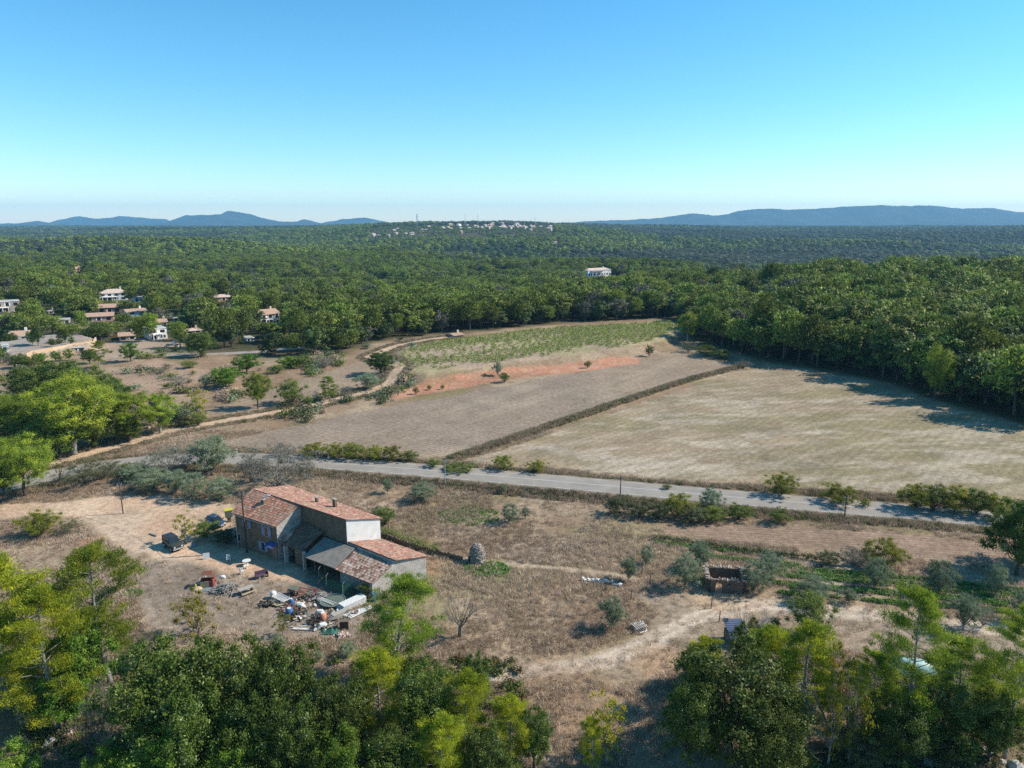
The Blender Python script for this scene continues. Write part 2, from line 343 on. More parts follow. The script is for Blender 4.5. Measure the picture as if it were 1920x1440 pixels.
    region(None, (.2, .16, .09), 1, .6, .75, lambda a, b: seg_dist(a, b, Z_ROAD) - 5.2)
    region(None, (.56, .41, .28), .35, .25, 1, lambda a, b: seg_dist(a, b, Z_TRACK) - 1.7); region(None, (.4, .29, .18), .3, .4, .7, lambda a, b: seg_dist(a, b, Z_TRACK) - .3)
    region(None, (.34, .31, .28), .6, .3, 1, lambda a, b: seg_dist(a, b, Z_LANE) - 2.2)
    region(Z_PLAT, (.33, .29, .25), .6, .3); 
    for px, py, r in CLEAR: 
        p = at(px, py); k = y < 700
        d = np.full(len(x), 99.); d[k] = np.hypot(x[k] - p[0], (y[k] - p[1]) * .6) - r; mix(1 - sstep(-3, 3, d + jit), (.36, .28, .2))
    for px, py, r, cc in PATCH:
        p = at(px, py); d = np.hypot(x - p[0], (y - p[1]) * 1.2) - r; mix((1 - sstep(-r * .6, r * .3, d + jit * r * .25)) * .85, cc)
    return np.clip((c * np.array([.84, .795, .75]) * .93 + c.mean(1)[:, None] * np.array([.12, .105, .092])), .01, .9)
CLEAR = [(225, 652, 13), (295, 654, 9), (1150, 532, 22), (965, 552, 10), (520, 612, 4)]
PATCH = [(880, 968, 4.5, (.12, .18, .04)), (700, 1000, 4, (.16, .19, .05)), (1320, 1080, 3, (.11, .19, .04)), (915, 1068, 3.2, (.1, .16, .04)), (205, 925, 1.6, (.6, .58, .55)),
         (170, 1015, 2.5, (.45, .23, .13)), (300, 990, 4, (.5, .33, .22)), (1345, 1122, 5, (.5, .37, .24)), (1250, 1245, 4, (.42, .28, .17)), (70, 1395, 3.5, (.42, .3, .17)), (265, 1300, 2.5, (.45, .33, .2)),
         (1060, 1300, 7, (.3, .2, .12)), (800, 1060, 4, (.34, .2, .11)), (1250, 1040, 8, (.3, .25, .12)), (680, 960, 6, (.45, .35, .25)), (1010, 1030, 6, (.42, .34, .27)), (880, 990, 5, (.4, .32, .24))]

# houses in the trees: image x of the centre, y of the base, width px, height px, depth m, turn deg, walls, roof, storeys, label
VILLAS = [
 (8, 587, 54, 21, 9, 4, 'beige', 'flat', 2, 'beige flat-roofed villa cut by the left edge'), (100, 588, 16, 8, 6, 20, 'beige', 'hip', 1, 'little tan-roofed house in the trees near the left edge'),
 (213, 563, 46, 20, 10, -8, 'white', 'hip', 2, 'two-storey white villa with shaded balcony in the trees'), (206, 587, 40, 16, 9, -14, 'pink', 'gable', 1, 'upper pink house with a long tiled roof'),
 (186, 603, 50, 15, 9, -8, 'pink', 'gable', 1, 'lower pink house with a shaded gable'), (258, 592, 36, 12, 9, 8, 'white', 'gable', 1, 'low villa with white arches right of the pink houses'),
 (304, 613, 18, 14, 7, -5, 'cream', 'gable', 1, 'small cream house behind the white modern villa'), (298, 636, 32, 20, 9, 6, 'white', 'flat', 2, 'white modern villa beside the lane'),
 (240, 638, 30, 13, 8, -6, 'tan', 'gable', 1, 'tan stone house between the lane and the pink houses'), (38, 646, 34, 24, 8, -8, 'white', 'gable', 2, 'white terrace villa with a chimney above the retaining wall'),
 (90, 642, 26, 9, 6, -5, 'white', 'flat', 1, 'flat white annexe on the terrace'), (146, 646, 18, 9, 5, -5, 'dark', 'flat', 1, 'dark open pavilion on the terrace'),
 (4, 660, 22, 12, 6, 0, 'white', 'flat', 1, 'white garage at the left edge below the terrace villa'),
 (420, 565, 38, 12, 9, -6, 'orange', 'hip', 1, 'orange villa alone in the trees'), (432, 541, 14, 7, 8, 10, 'white', 'hip', 1, 'small pale villa above the orange one'),
 (508, 607, 40, 26, 9, 12, 'cream', 'gable', 2, 'cream two-level villa with terraces half hidden by pines'), (364, 625, 28, 8, 8, 0, 'tan', 'hip', 1, 'low tan-roofed house behind the dark round oak'),
 (146, 512, 20, 12, 9, 15, 'orange', 'gable', 1, 'orange house on the wooded hill at left'), (212, 531, 10, 5, 8, 0, 'white', 'gable', 1, 'tiny white gable on the wooded hill at left'),
 (1124, 522, 58, 19, 9, 0, 'white', 'hip', 1, 'long white villa with arches on the cleared slope'), (1137, 484, 14, 5, 9, 0, 'orange', 'hip', 1, 'red-roofed house behind the long white villa'), (1169, 486, 18, 5, 9, 0, 'cream', 'hip', 1, 'pale roof in the trees right of the red-roofed house'),
 (1320, 527, 15, 8, 8, -10, 'white', 'gable', 1, 'small white house alone above the right wood'), (861, 632, 22, 6, 6, 3, 'cream', 'gable', 1, 'low white shed at the back of the vines'),
 (252, 603, 20, 10, 7, 0, 'white', 'flat', 1, 'small white cube house above the tan stone house'), (160, 622, 22, 9, 7, -10, 'cream', 'gable', 1, 'cream cottage just above the terrace paving'), (335, 601, 18, 8, 7, 0, 'tan', 'hip', 1, 'tan roof right of the small cream house'), (120, 607, 20, 7, 7, -5, 'tan', 'flat', 1, 'low tan wall house left of the lower pink house'),
 (262, 566, 18, 8, 7, 5, 'white', 'flat', 1, 'white pool house beside the two-storey villa'), (75, 575, 14, 7, 7, 0, 'pink', 'hip', 1, 'pink cabin deep in the trees at far left'), (318, 655, 16, 8, 5, -30, 'white', 'gable', 1, 'white garage at the lane under the long-trunked pine'), (470, 640, 14, 6, 6, 0, 'white', 'flat', 1, 'small white shed near the lane in the middle'),
 (1042, 460, 10, 4, 8, 0, 'cream', 'gable', 1, 'pale hut in the middle woods'),
]
def build_ground():
    U = np.concatenate([[-7, -4.5, -3, -2.2, -1.6, -1.25], np.arange(-1.02, 1.02, .0042), [1.06, 1.25, 1.6, 2.2, 3, 4.5, 7]])
    Y = [30.0]
    while Y[-1] < 21000: Y.append(Y[-1] * (1.0062 if Y[-1] < 450 else 1.012))
    Y = np.array(Y); uu, yy = np.meshgrid(U, Y); x = (uu * yy).ravel(); y = yy.ravel(); z = land(x, y)
    nu, ny = len(U), len(Y)
    i = np.arange(ny - 1)[:, None] * nu + np.arange(nu - 1)[None, :]
    Q = np.stack([i, i + 1, i + nu + 1, i + nu], -1).reshape(-1, 4)
    V = np.stack([x, y, z], 1)
    back = np.array([[-7 * 30, -300, 0], [7 * 30, -300, 0]], float); b0 = len(V)      # ground behind the viewpoint
    C = ground_colour(x, y)
    FR = np.zeros((len(x), 3)); 
    for Z, p0, p1, per, amp in ((Z_STUB, (385, 834), (1300, 690), 1.15, .12), (Z_MOWN, (868, 864), (1392, 690), 1.7, .06), (Z_PLOU, (1240, 985), (1885, 1040), .8, .1), (Z_LFLD, (395, 772), (735, 690), 1.2, .15)):
        d0, d1 = at(*p0)[:2], at(*p1)[:2]; dd = (d1 - d0) / np.linalg.norm(d1 - d0); k = y < 480; ins = np.zeros(len(x), bool); ins[k] = sdf(x[k], y[k], Z) < .8
        FR[ins, 0] = ((x - d0[0]) * -dd[1] + (y - d0[1]) * dd[0])[ins] / per; FR[ins, 1] = amp
    m, ns, ln, b = newmat('soil_and_dry_grass')
    at_ = N(ns, 'ShaderNodeAttribute', attribute_name='soil'); tc = N(ns, 'ShaderNodeNewGeometry')
    def nz(sc, det, lo, hi, r=.7):
        n = N(ns, 'ShaderNodeTexNoise', Scale=sc, Detail=det, Roughness=r); ln.new(tc.outputs['Position'], n.inputs['Vector'])
        mr = N(ns, 'ShaderNodeMapRange'); mr.inputs[1].default_value = .3; mr.inputs[2].default_value = .7; mr.inputs[3].default_value = lo; mr.inputs[4].default_value = hi
        ln.new(n.outputs['Fac'], mr.inputs[0]); return n, mr
    n1, a1 = nz(1.1, 8, .62, 1.42, .75); n2, a2 = nz(.09, 4, .82, 1.2); n3, a3 = nz(6.0, 4, .72, 1.3, .7)
    mu = N(ns, 'ShaderNodeMath', operation='MULTIPLY'); ln.new(a1.outputs[0], mu.inputs[0]); ln.new(a2.outputs[0], mu.inputs[1])
    mu2 = N(ns, 'ShaderNodeMath', operation='MULTIPLY'); ln.new(mu.outputs[0], mu2.inputs[0]); ln.new(a3.outputs[0], mu2.inputs[1])
    vm = N(ns, 'ShaderNodeVectorMath', operation='SCALE'); ln.new(at_.outputs['Color'], vm.inputs[0]); ln.new(mu2.outputs[0], vm.inputs['Scale'])
    fa = N(ns, 'ShaderNodeAttribute', attribute_name='furrow'); fs = N(ns, 'ShaderNodeSeparateXYZ'); ln.new(fa.outputs['Vector'], fs.inputs[0])
    def mth(op, a_, b_=None, c_=None):
        q = N(ns, 'ShaderNodeMath', operation=op)
        for i_, v_ in enumerate((a_, b_, c_)):
            if v_ is None: continue
            if isinstance(v_, (int, float)): q.inputs[i_].default_value = v_
            else: ln.new(v_, q.inputs[i_])
        return q.outputs[0]
    wv = mth('SINE', mth('ADD', mth('MULTIPLY', fs.outputs[0], 6.2832), mth('MULTIPLY', n1.outputs['Fac'], 3.0))); big = mth('MULTIPLY', wv, mth('MULTIPLY', fs.outputs[1], a1.outputs[0]))
    sc_ = mth('ADD', 1.0, big); vm2 = N(ns, 'ShaderNodeVectorMath', operation='SCALE'); ln.new(vm.outputs[0], vm2.inputs[0]); ln.new(sc_, vm2.inputs['Scale']); vm = vm2
    ln.new(vm.outputs[0], b.inputs['Base Color']); b.inputs['Roughness'].default_value = .95; b.inputs['Specular IOR Level'].default_value = .1
    bp = N(ns, 'ShaderNodeBump', Strength=.9, Distance=.16); ln.new(n1.outputs['Fac'], bp.inputs['Height'])
    bp2 = N(ns, 'ShaderNodeBump', Strength=.8, Distance=.05); ln.new(n3.outputs['Fac'], bp2.inputs['Height']); ln.new(bp.outputs[0], bp2.inputs['Normal']); ln.new(bp2.outputs[0], b.inputs['Normal'])
    M['soil'] = m
    cx = V[Q].mean(1); k = cx[:, 1] < 480
    reg = np.zeros(len(Q), int); xs, ys = cx[k, 0], cx[k, 1]; r = np.zeros(k.sum(), int)
    r[inside(xs, ys, Z_STUB)] = 1; r[inside(xs, ys, Z_MOWN)] = 2; r[inside(xs, ys, Z_VINE)] = 3; r[inside(xs, ys, Z_PLOU)] = 4
    r[inside(xs, ys, Z_YARD) ] = 5; r[seg_dist(xs, ys, Z_TRACK) < 1.7] = 6
    reg[k] = r
    for ri, (nm, lb, ct) in enumerate([('ground', 'dry grassy ground running out under the woods', 'ground'), ('stubble_field', 'bare brown stubble field beside the dirt track', 'field'), ('mown_field', 'pale mown field with a green tinge by the wood', 'field'),
                          ('vineyard_ground', 'sandy ground under the vine rows', 'field'), ('ploughed_field', 'reddish ploughed strip below the road', 'field'), ('dirt_yard', 'pale dirt yard and drive beside the farmhouse', 'yard'), ('dirt_track', 'pale pinkish dirt track curving up to the vineyard', 'track')]):
        q = Q[reg == ri]; ids, inv = np.unique(q, return_inverse=True); VV = V[ids]; CC = C[ids]; FF = FR[ids]; q = inv.reshape(-1, 4)
        if ri == 0:
            n0 = len(VV); e = [np.searchsorted(ids, j) for j in (0, nu - 1)]
            VV = np.vstack([VV, back]); CC = np.vstack([CC, [[.3, .22, .14]] * 2]); FF = np.vstack([FF, np.zeros((2, 3))]); q = np.vstack([q, [[n0, n0 + 1, e[1], e[0]]]])
        me = fastmesh(nm, VV, q, [m]); me.polygons.foreach_set('use_smooth', [True] * len(me.polygons))
        a = me.color_attributes.new('soil', 'FLOAT_COLOR', 'POINT'); a.data.foreach_set('color', np.hstack([CC, np.ones((len(CC), 1))]).astype(np.float32).ravel())
        a = me.attributes.new('furrow', 'FLOAT_VECTOR', 'POINT'); a.data.foreach_set('vector', FF.astype(np.float32).ravel())
        tag(link(nm, me), lb, ct, kind='structure')
build_ground()

# ------------------------------------------------------------------ far mountains
def mountain(name, label, prof, y0, depth, zb=-70, seed=0, col='dk'):
    px = np.array([p[0] for p in prof], float); py = np.array([p[1] for p in prof], float)
    xs = np.arange(px[0], px[-1] + 1, 1.5); tops = np.interp(xs, px, py) + (fbm(xs, xs * 0, 14, 3, seed) - .5) * 2.2
    _, ry, rz = ray(xs, tops); a = (xs - 960) / F_PX; zc = CAM_H + (y0 + depth * .5) / ry * rz
    ed = np.minimum(1, np.minimum(xs - xs[0], xs[-1] - xs) / 25.0)
    T = np.linspace(0, 1, 46); V = []
    for t in T:
        y = y0 + depth * t; x = a / ry * (y0 + depth * .5) + 0 * xs
        sh = (1 - abs(2 * t - 1)) ** .8
        rel = fbm(x, y + 0 * x, 900, 5, seed + 3)
        z = zb + (zc - zb) * sh * (1 - .42 * (1 - sh) * (rel * 2)) + (rel - .5) * 260 * sh * (1 - sh)
        V.append(np.stack([x, y + (fbm(x, y + 0 * x, 1600, 2, seed + 8) - .5) * 700 * (1 - sh), z], 1))
    V = np.concatenate(V); n = len(xs); i = np.arange(45)[:, None] * n + np.arange(n - 1)[None]
    Q = np.stack([i, i + 1, i + n + 1, i + n], -1).reshape(-1, 4)
    o = link(name, fastmesh(name, V, Q, [M['mtn']])); tag(o, label, 'mountain', kind='structure')
M['mtn'] = mat('wooded_mountainside', (.03, .055, .05), (.012, .028, .03), .0035, .95, 0, detail=9)
def mount_mat():
    m = M['mtn']; ns, ln = m.node_tree.nodes, m.node_tree.links
    for n in ns:
        if n.type == 'VALTORGB':
            e = n.color_ramp.elements.new(.74); e.color = (.13, .14, .13, 1); n.color_ramp.elements[1].position = .6
mount_mat()
mountain('mountains', 'long blue mountain range with a flat-topped skyline on the right', [(1040, 418), (1120, 414), (1180, 412), (1240, 408), (1260, 404), (1300, 399), (1340, 403), (1366, 401), (1385, 394), (1420, 391), (1450, 391), (1480, 392), (1530, 390), (1560, 388), (1610, 385), (1650, 384), (1700, 385), (1740, 384), (1770, 387), (1800, 390), (1860, 389), (1900, 396), (1960, 402), (2060, 410), (2200, 418)], 9000, 3000, seed=4)
mountain('mountains', 'rounded blue mountain with a small summit knob left of centre', [(270, 422), (320, 418), (335, 408), (350, 403), (390, 402), (415, 401), (428, 395), (445, 396), (470, 401), (490, 408), (520, 414), (548, 416), (560, 414), (570, 411), (585, 414), (600, 418), (640, 421)], 8600, 2400, seed=14)
mountain('mountains', 'jagged paler mountain behind the wooded hill at far left', [(60, 428), (90, 420), (110, 412), (130, 408), (150, 405), (175, 410), (200, 408), (225, 405), (260, 407), (310, 411), (340, 420), (400, 426)], 11000, 1200, seed=24)
mountain('mountains', 'low blue ridge on the left edge of the skyline', [(-260, 420), (-150, 412), (-60, 416), (0, 419), (40, 418), (55, 416), (70, 414), (90, 418), (120, 424), (180, 429)], 8500, 2200, seed=34)
mountain('mountains', 'small low blue hill between the peak and the hill village', [(590, 420), (620, 415), (640, 411), (660, 409), (685, 408), (710, 413), (740, 418), (780, 421)], 10800, 1200, seed=44)
if HZ: build_haze()

# ------------------------------------------------------------------ road
def build_road():
    def resample(P, st):
        P = np.array(P); 
        # smooth curve through the survey points
        t = np.concatenate([[0], np.cumsum(np.hypot(*np.diff(P, axis=0).T))]); s = np.arange(0, t[-1], st)
        x = np.interp(s, t, P[:, 0]); y = np.interp(s, t, P[:, 1]); w = np.exp(-.5 * (np.arange(-12, 13) / 5.) ** 2); w /= w.sum()
        x = np.convolve(np.pad(x, 12, mode='reflect', reflect_type='odd'), w, 'valid'); y = np.convolve(np.pad(y, 12, mode='reflect', reflect_type='odd'), w, 'valid')
        return np.stack([x, y], 1)
    P = resample(Z_ROAD, 1.0); T = np.gradient(P, axis=0); T /= np.hypot(T[:, 0], T[:, 1])[:, None]; Nn = np.stack([-T[:, 1], T[:, 0]], 1)
    mb = MB(); n = len(P); offs = [-3.05, -1.5, 0, 1.5, 3.05]; V = []
    for i in range(n):
        for o in offs:
            q = P[i] + Nn[i] * o; V.append((q[0], q[1], .60 + .05 * (1 - abs(o) / 3.05)))
    k = len(offs); mb.add(V, [(i * k + j, (i + 1) * k + j, (i + 1) * k + j + 1, i * k + j + 1) for i in range(n - 1) for j in range(k - 1)])
    # shoulders falling to the verge
    for sg in (-1, 1):
        V = []
        for i in range(n):
            for o, z in ((3.05, .598), (3.5, .56), (4.6, .3)): q = P[i] + Nn[i] * o * sg; V.append((q[0], q[1], z))
        mb.add(V, [(i * 3 + j, (i + 1) * 3 + j, (i + 1) * 3 + j + 1, i * 3 + j + 1) for i in range(n - 1) for j in range(2)], 1)
    tag(mb.build('road', [mat('asphalt', (.32, .283, .24), (.26, .23, .195), .35, .9, .004, spec=.08), mat('road_shoulder', (.26, .21, .15), (.16, .13, .09), 2.5, .95, .03)], smooth=True), 'narrow grey asphalt country road', 'road', kind='structure')
    ml = MB(); wp = mat('road_paint', (.7, .7, .67), (.45, .45, .43), 6, .7)
    def strip(o, w, i0, i1, dz=.004):
        V = []
        for i in range(i0, i1):
            for q in (o - w / 2, o + w / 2):
                p = P[i] + Nn[i] * q; V.append((p[0], p[1], .60 + .05 * (1 - abs(q) / 3.05) + dz + .008))
        m_ = i1 - i0; ml.add(V, [(2 * i, 2 * i + 2, 2 * i + 3, 2 * i + 1) for i in range(m_ - 1)])
    strip(0.1, .13, 0, n)
    for i in range(0, n - 6, 6): strip(-2.8, .11, i, i + 4)
    for i in range(0, n - 6, 6): strip(2.8, .11, i, i + 4)
    tag(ml.build('road_markings', wp), 'white lines painted on the country road', 'road markings', kind='structure')
    return P, Nn
ROADP, ROADN = build_road()

# ------------------------------------------------------------------ plant generators (numpy)
def quads(cen, nrm, up, ln, wd, bend=0.0):     # one rhombic leaf per row
    s = np.cross(nrm, up); s /= np.linalg.norm(s, axis=1)[:, None] + 1e-9
    a = cen - up * ln[:, None] * .5; c = cen + up * ln[:, None] * .5
    b = cen + s * wd[:, None] * .5; d = cen - s * wd[:, None] * .5
    return np.stack([a, b, c, d], 1).reshape(-1, 3)
def runit(n, rs):
    v = rs.normal(size=(n, 3)); return v / np.linalg.norm(v, axis=1)[:, None]
def leafball(rs, c, r, n, size, flat=1.0, aspect=.6, upb=.3, out=None):
    d = runit(n, rs); d[:, 2] = np.abs(d[:, 2]) * np.where(rs.rand(n) < .78, 1, -1)
    rr = r * (rs.rand(n) ** .38) if n < 60 else r * np.abs(rs.normal(size=n) * .42 + .45)
    P = np.array(c) + d * rr[:, None] * np.array([1, 1, flat])
    nr = d * .8 + runit(n, rs) * (.9 if out is None else .55) + (0 if out is None else out); nr[:, 2] += upb; nr /= np.linalg.norm(nr, axis=1)[:, None]
    up = runit(n, rs); up -= nr * np.sum(up * nr, 1)[:, None]; up /= np.linalg.norm(up, axis=1)[:, None] + 1e-9
    sz = size * (.6 + .8 * rs.rand(n)); return quads(P, nr, up, sz, sz * aspect)
def limb(mb, p, q, r0, r1, rs, k=5, wob=.12, seg=5):
    p = np.array(p, float); q = np.array(q, float); L = np.linalg.norm(q - p); pts = []
    off = np.zeros(3)
    for i in range(seg + 1):
        t = i / seg; b = 4 * t * (1 - t)
        if 0 < i < seg: off = off * .4 + rs.normal(size=3) * wob * L * .35
        w = p + (q - p) * t + off * b; w[2] -= .1 * L * b * 0; pts.append(tuple(w))
    mb.tube(pts, [r0 + (r1 - r0) * i / seg for i in range(seg + 1)], k); return pts
def broadleaf(seed, h=9., w=8., trunk=.25, lobes=24, leaf=.27, nleaf=16000, aspect=.62, gap=.0, low=.12, spiky=0.0, flat=.85, cb=0.0):
    rs = np.random.RandomState(seed); mb = MB(); V = []
    fork = h * trunk; limb(mb, (0, 0, -.3), (rs.normal() * .15, rs.normal() * .15, fork), .028 * h, .02 * h, rs, 7, .05)
    C = []
    for i in range(lobes):
        t = (i + .5) / lobes; zz = (1 - 2 * t) if i % 2 else 1 - 1.4 * t; ph = i * 2.399 + rs.rand() * .7
        rr = math.sqrt(max(0, 1 - zz * zz)) * (.55 + .3 * rs.rand())
        zc = h * (low + (1 - low) * .5) + zz * h * (1 - low) * .36
        C.append((rr * w * .5 * math.cos(ph), rr * w * .5 * math.sin(ph), zc, w * (.13 + .1 * rs.rand())))
    if low < .05:
        C = [(c[0], c[1], h * (.2 + .62 * max(0, 1 - (math.hypot(c[0], c[1]) / (w * .55)) ** 2) * (.35 + .65 * rs.rand())), c[3]) for c in C]
    C.append((0, 0, h * (.78 if low > .05 else .5), w * .2)); C.append((w * .08, w * .05, h * .5, w * .26)); C.append((-w * .12, w * .02, h * .45, w * .26)); C.append((0, -w * .12, h * .4, w * .25))
    tot = sum(c[3] ** 2 for c in C)
    for c in C:
        if rs.rand() < gap: continue
        n = int(nleaf * c[3] ** 2 / tot); sub = max(3, int(n / 260))
        for j in range(sub):                       # leafy sprays round each lobe
            d = runit(1, rs)[0]; d[2] = abs(d[2]) * (1 if rs.rand() < (.62 if low > .05 else .8) else -.9)
            cc = np.array(c[:3]) + d * c[3] * (.6 + .65 * rs.rand() + spiky * rs.rand()) * np.array([1, 1, flat]); cc[2] = max(cc[2], h * .06)
            V.append(leafball(rs, cc, c[3] * (.4 + .3 * rs.rand()), n // sub, leaf, .85, aspect, .3, None if not cb else cb * (lambda q: q / (np.linalg.norm(q) + .01))(cc - np.array([0, 0, h * .5]))))
        limb(mb, (0, 0, fork * (.75 + .25 * rs.rand())), c[:3], .009 * h, .003 * h, rs, 4)
    return mb, np.concatenate(V)
def pinetree(seed, h=12., w=7., bare=.32, whorls=13, tuft=.42, per=34, clusters=6, dome=.0, lean=0.0, airy=True, wdt=.2):
    rs = np.random.RandomState(seed); mb = MB(); V = []
    tx, ty = rs.normal() * .04 * h + lean * h, rs.normal() * .04 * h
    def tp(t): return np.array([tx * t * t + .02 * h * math.sin(5 * t + seed), ty * t * t, h * .95 * t])
    mb.tube([tuple(tp(t)) for t in np.linspace(-.02, 1, 9)], [.021 * h * (1 - .88 * t) for t in np.linspace(0, 1, 9)], 7)
    for i in range(whorls):
        t = bare + (1 - bare) * (i + .3) / whorls
        prof = (math.sin(math.pi * min(1, (t - bare) / (1 - bare) * .82 + .2)) ** .6) if dome < .5 else math.sqrt(max(.03, 1 - ((t - bare) / (1 - bare)) ** 2 * .92))
        nl = (3 if airy else 4)
        for j in range(nl):
            ph = i * 1.9 + j * 6.283 / nl + rs.rand() * 1.1; L = w * .5 * prof * (.5 + .65 * rs.rand()); L = max(L, .05 * h)
            base = tp(t); rise = (.12 + .6 * (t - bare)) * L * (1 if rs.rand() > .2 else .2)
            end = base + np.array([math.cos(ph) * L, math.sin(ph) * L, rise])
            limb(mb, base, end, .0055 * h * (1.25 - t), .0013 * h, rs, 4, .1)
            for c in range(clusters):
                s = (.5 if airy else .42) + (.5 if airy else .58) * (c + rs.rand() * .6) / clusters; p = base + (end - base) * s
                lat = np.array([-math.sin(ph), math.cos(ph), 0]) * rs.normal() * .2 * L * (1.3 - s * .5); p = p + lat + np.array([0, 0, (abs(rs.normal()) * .05 - .02) * L])
                rr = tuft * (.7 + .8 * rs.rand()) * h / 12 * 2.1
                d = runit(per, rs); d[:, 2] = np.abs(d[:, 2]) * 1.1 + .2; d[:, :2] += np.array([math.cos(ph), math.sin(ph)]) * .45; d /= np.linalg.norm(d, axis=1)[:, None]
                q = p + runit(per, rs) * rr * (rs.rand(per) ** .5)[:, None] * np.array([1.2, 1.2, .5])
                nr = runit(per, rs); nr -= d * np.sum(nr * d, 1)[:, None]; nr /= np.linalg.norm(nr, axis=1)[:, None]
                ln = tuft * h / 12 * (.6 + .7 * rs.rand(per)); V.append(quads(q + d * ln[:, None] * .3, nr, d, ln, ln * wdt))
    return mb, np.concatenate(V)
def crownmesh(name, V, m):
    return fastmesh(name, V, np.arange(len(V)).reshape(-1, 4), [m])
PROTO = {}
def proto(kind, k, gen, lm, bm, h):
    mb, V = gen; o = mb.build('trunk', bm, smooth=True); me = o.data; bpy.data.objects.remove(o)
    w = np.percentile(np.hypot(V[:, 0], V[:, 1]), 96) * 2
    PROTO.setdefault(kind, []).append((me, crownmesh('crown_leaves', V, lm), np.percentile(V[:, 2], 99.7), w))
for i in range(3):
    proto('dome', i, broadleaf(110 + i, 12, 8.2, .3, 26, .34, 46000, .17, low=.12, spiky=.2, flat=.8, cb=.4), M['pine'], M['barkg'], 12)
    proto('pine', i, pinetree(10 + i, 12, 7.8, .26, 17, .24, 92, 8), M['pine'], M['barkg'], 12)
    proto('pine_y', i, pinetree(20 + i, 10, 6.2, .18, 16, .27, 92, 8), M['pine_y'], M['barkg'], 10)
    proto('oak', i, broadleaf(30 + i, 9, 8, .22, 30, .19, 42000, spiky=.25), M['oak'], M['bark'], 9)
    proto('oak_b', i, broadleaf(40 + i, 7, 6, .2, 20, .18, 24000, spiky=.5), M['oak_b'], M['bark'], 7)
    proto('olive', i, broadleaf(50 + i, 4, 3.8, .12, 24, .12, 26000, .3, low=.06, spiky=.1), M['olive'], M['barkg'], 4)
    proto('shrub', i, broadleaf(60 + i, 2.6, 3.4, .05, 22, .13, 9000, .5, low=0, spiky=.25), M['shrub'], M['bark'], 2)
proto('stone', 0, broadleaf(71, 9, 8, .45, 24, .28, 44000, .18, low=.32, spiky=.15, cb=.4), M['pine'], M['bark'], 9)
proto('stone', 1, broadleaf(72, 7, 6.6, .35, 24, .24, 40000, .18, low=.24, spiky=.15, cb=.4), M['pine'], M['bark'], 7)
proto('yellow', 0, broadleaf(81, 4.5, 5, .2, 14, .17, 5200, gap=.15, spiky=.8), M['yellow'], M['bark'], 4)
proto('yshrub', 0, broadleaf(82, 2.8, 3.6, .05, 22, .14, 9000, .5, low=0, spiky=.3), M['golden'], M['bark'], 2)
proto('yshrub', 1, broadleaf(83, 2.8, 3.6, .05, 22, .14, 9000, .5, low=0, spiky=.3), M['golden'], M['bark'], 2)
proto('dshrub', 0, broadleaf(84, 2.4, 3.8, .05, 22, .13, 8000, .5, low=0, spiky=.3), M['dshrub'], M['bark'], 2)
proto('dshrub', 1, broadleaf(85, 2.4, 3.8, .05, 22, .13, 8000, .5, low=0, spiky=.3), M['dshrub'], M['bark'], 2)
proto('thin', 0, broadleaf(86, 5, 3.2, .3, 10, .14, 2600, spiky=.6, gap=.1), M['yellow'], M['barkg'], 4)
proto('gauze', 0, broadleaf(187, 4, 5, .06, 28, .11, 13000, .3, low=.03, spiky=.5), leafmat('grey_twigs', (.13, .12, .09), (.24, .225, .17), trans=.2), M['barkg'], 4)
proto('gauze', 1, broadleaf(87, 4, 5, .06, 26, .11, 15000, .3, low=.01, spiky=.4), M['dshrub'], M['barkg'], 4)
def cyp(seed):
    rs = np.random.RandomState(seed); mb = MB(); mb.tube([(0, 0, -.2), (0, 0, 9)], [.16, .03], 5); V = []
    for i in range(26):
        t = i / 26; V.append(leafball(rs, (0, 0, .6 + 9 * t), .85 * (math.sin(math.pi * min(1, .18 + t * .85)) ** .7) + .1, 90, .4, 1.2, .5))
    return mb, np.concatenate(V)
for nm_, m_, sd_ in (('shrub_r', 'shrub', 201), ('yshrub_r', 'golden', 203), ('dshrub_r', 'dshrub', 205)):
    for q_ in (0, 1): proto(nm_, q_, broadleaf(sd_ + q_, 3.2, 3.6, .04, 26, .125, 16000, .35, low=.06, spiky=.12), M[m_], M['bark'], 3)
proto('cypress', 0, cyp(5), M['cypress'], M['bark'], 10)
for s in (1, 2, 3): proto('fpine', s, broadleaf(190 + s, 12, 8.2, .55, 15, .5, 4200, .4, low=.3, flat=.7, cb=.5), M['pine_f'], M['bark'], 12)
for s in (4, 5): proto('fpine', s, pinetree(290 + s, 12, 8.6, .42, 8, .85, 12, 7, 0, 0, False, .34), M['pine_f'], M['bark'], 12)
for s in (1, 2, 3): proto('foak', s, broadleaf(95 + s, 9, 8.5, .15, 15, .5, 4200, cb=.5), M['oak_f'], M['bark'], 9)
proto('fgrey', 0, broadleaf(98, 9, 8, .2, 14, .5, 2200), leafmat('grey_brown_foliage', (.1, .095, .07), (.2, .19, .13), trans=.2), M['barkg'], 9)
def baretree(seed, h, n=9, twig=3):
    rs = np.random.RandomState(seed); mb = MB()
    mb.tube([(0, 0, -.2), (.05, 0, h * .12), (.1, .05, h * .25)], [.05 * h, .045 * h, .04 * h], 7)
    def br(p, d, L, r, lv):
        q = p + d * L; limb(mb, p, q, r, r * .45, rs, 4, .08, 4)
        if lv < twig:
            for _ in range(4 if lv < 2 else 3):
                nd = d + rs.normal(size=3) * .42; nd[2] += .12; nd /= np.linalg.norm(nd); br(p + d * L * (.35 + .65 * rs.rand()), nd, L * (.5 + .2 * rs.rand()), r * .42, lv + 1)
    for i in range(n):
        ph = i * 2.4; d = np.array([math.cos(ph) * .62, math.sin(ph) * .62, .85]); d /= np.linalg.norm(d); br(np.array([.1, .05, h * .22]), d, h * .42, .012 * h, 0)
    return mb
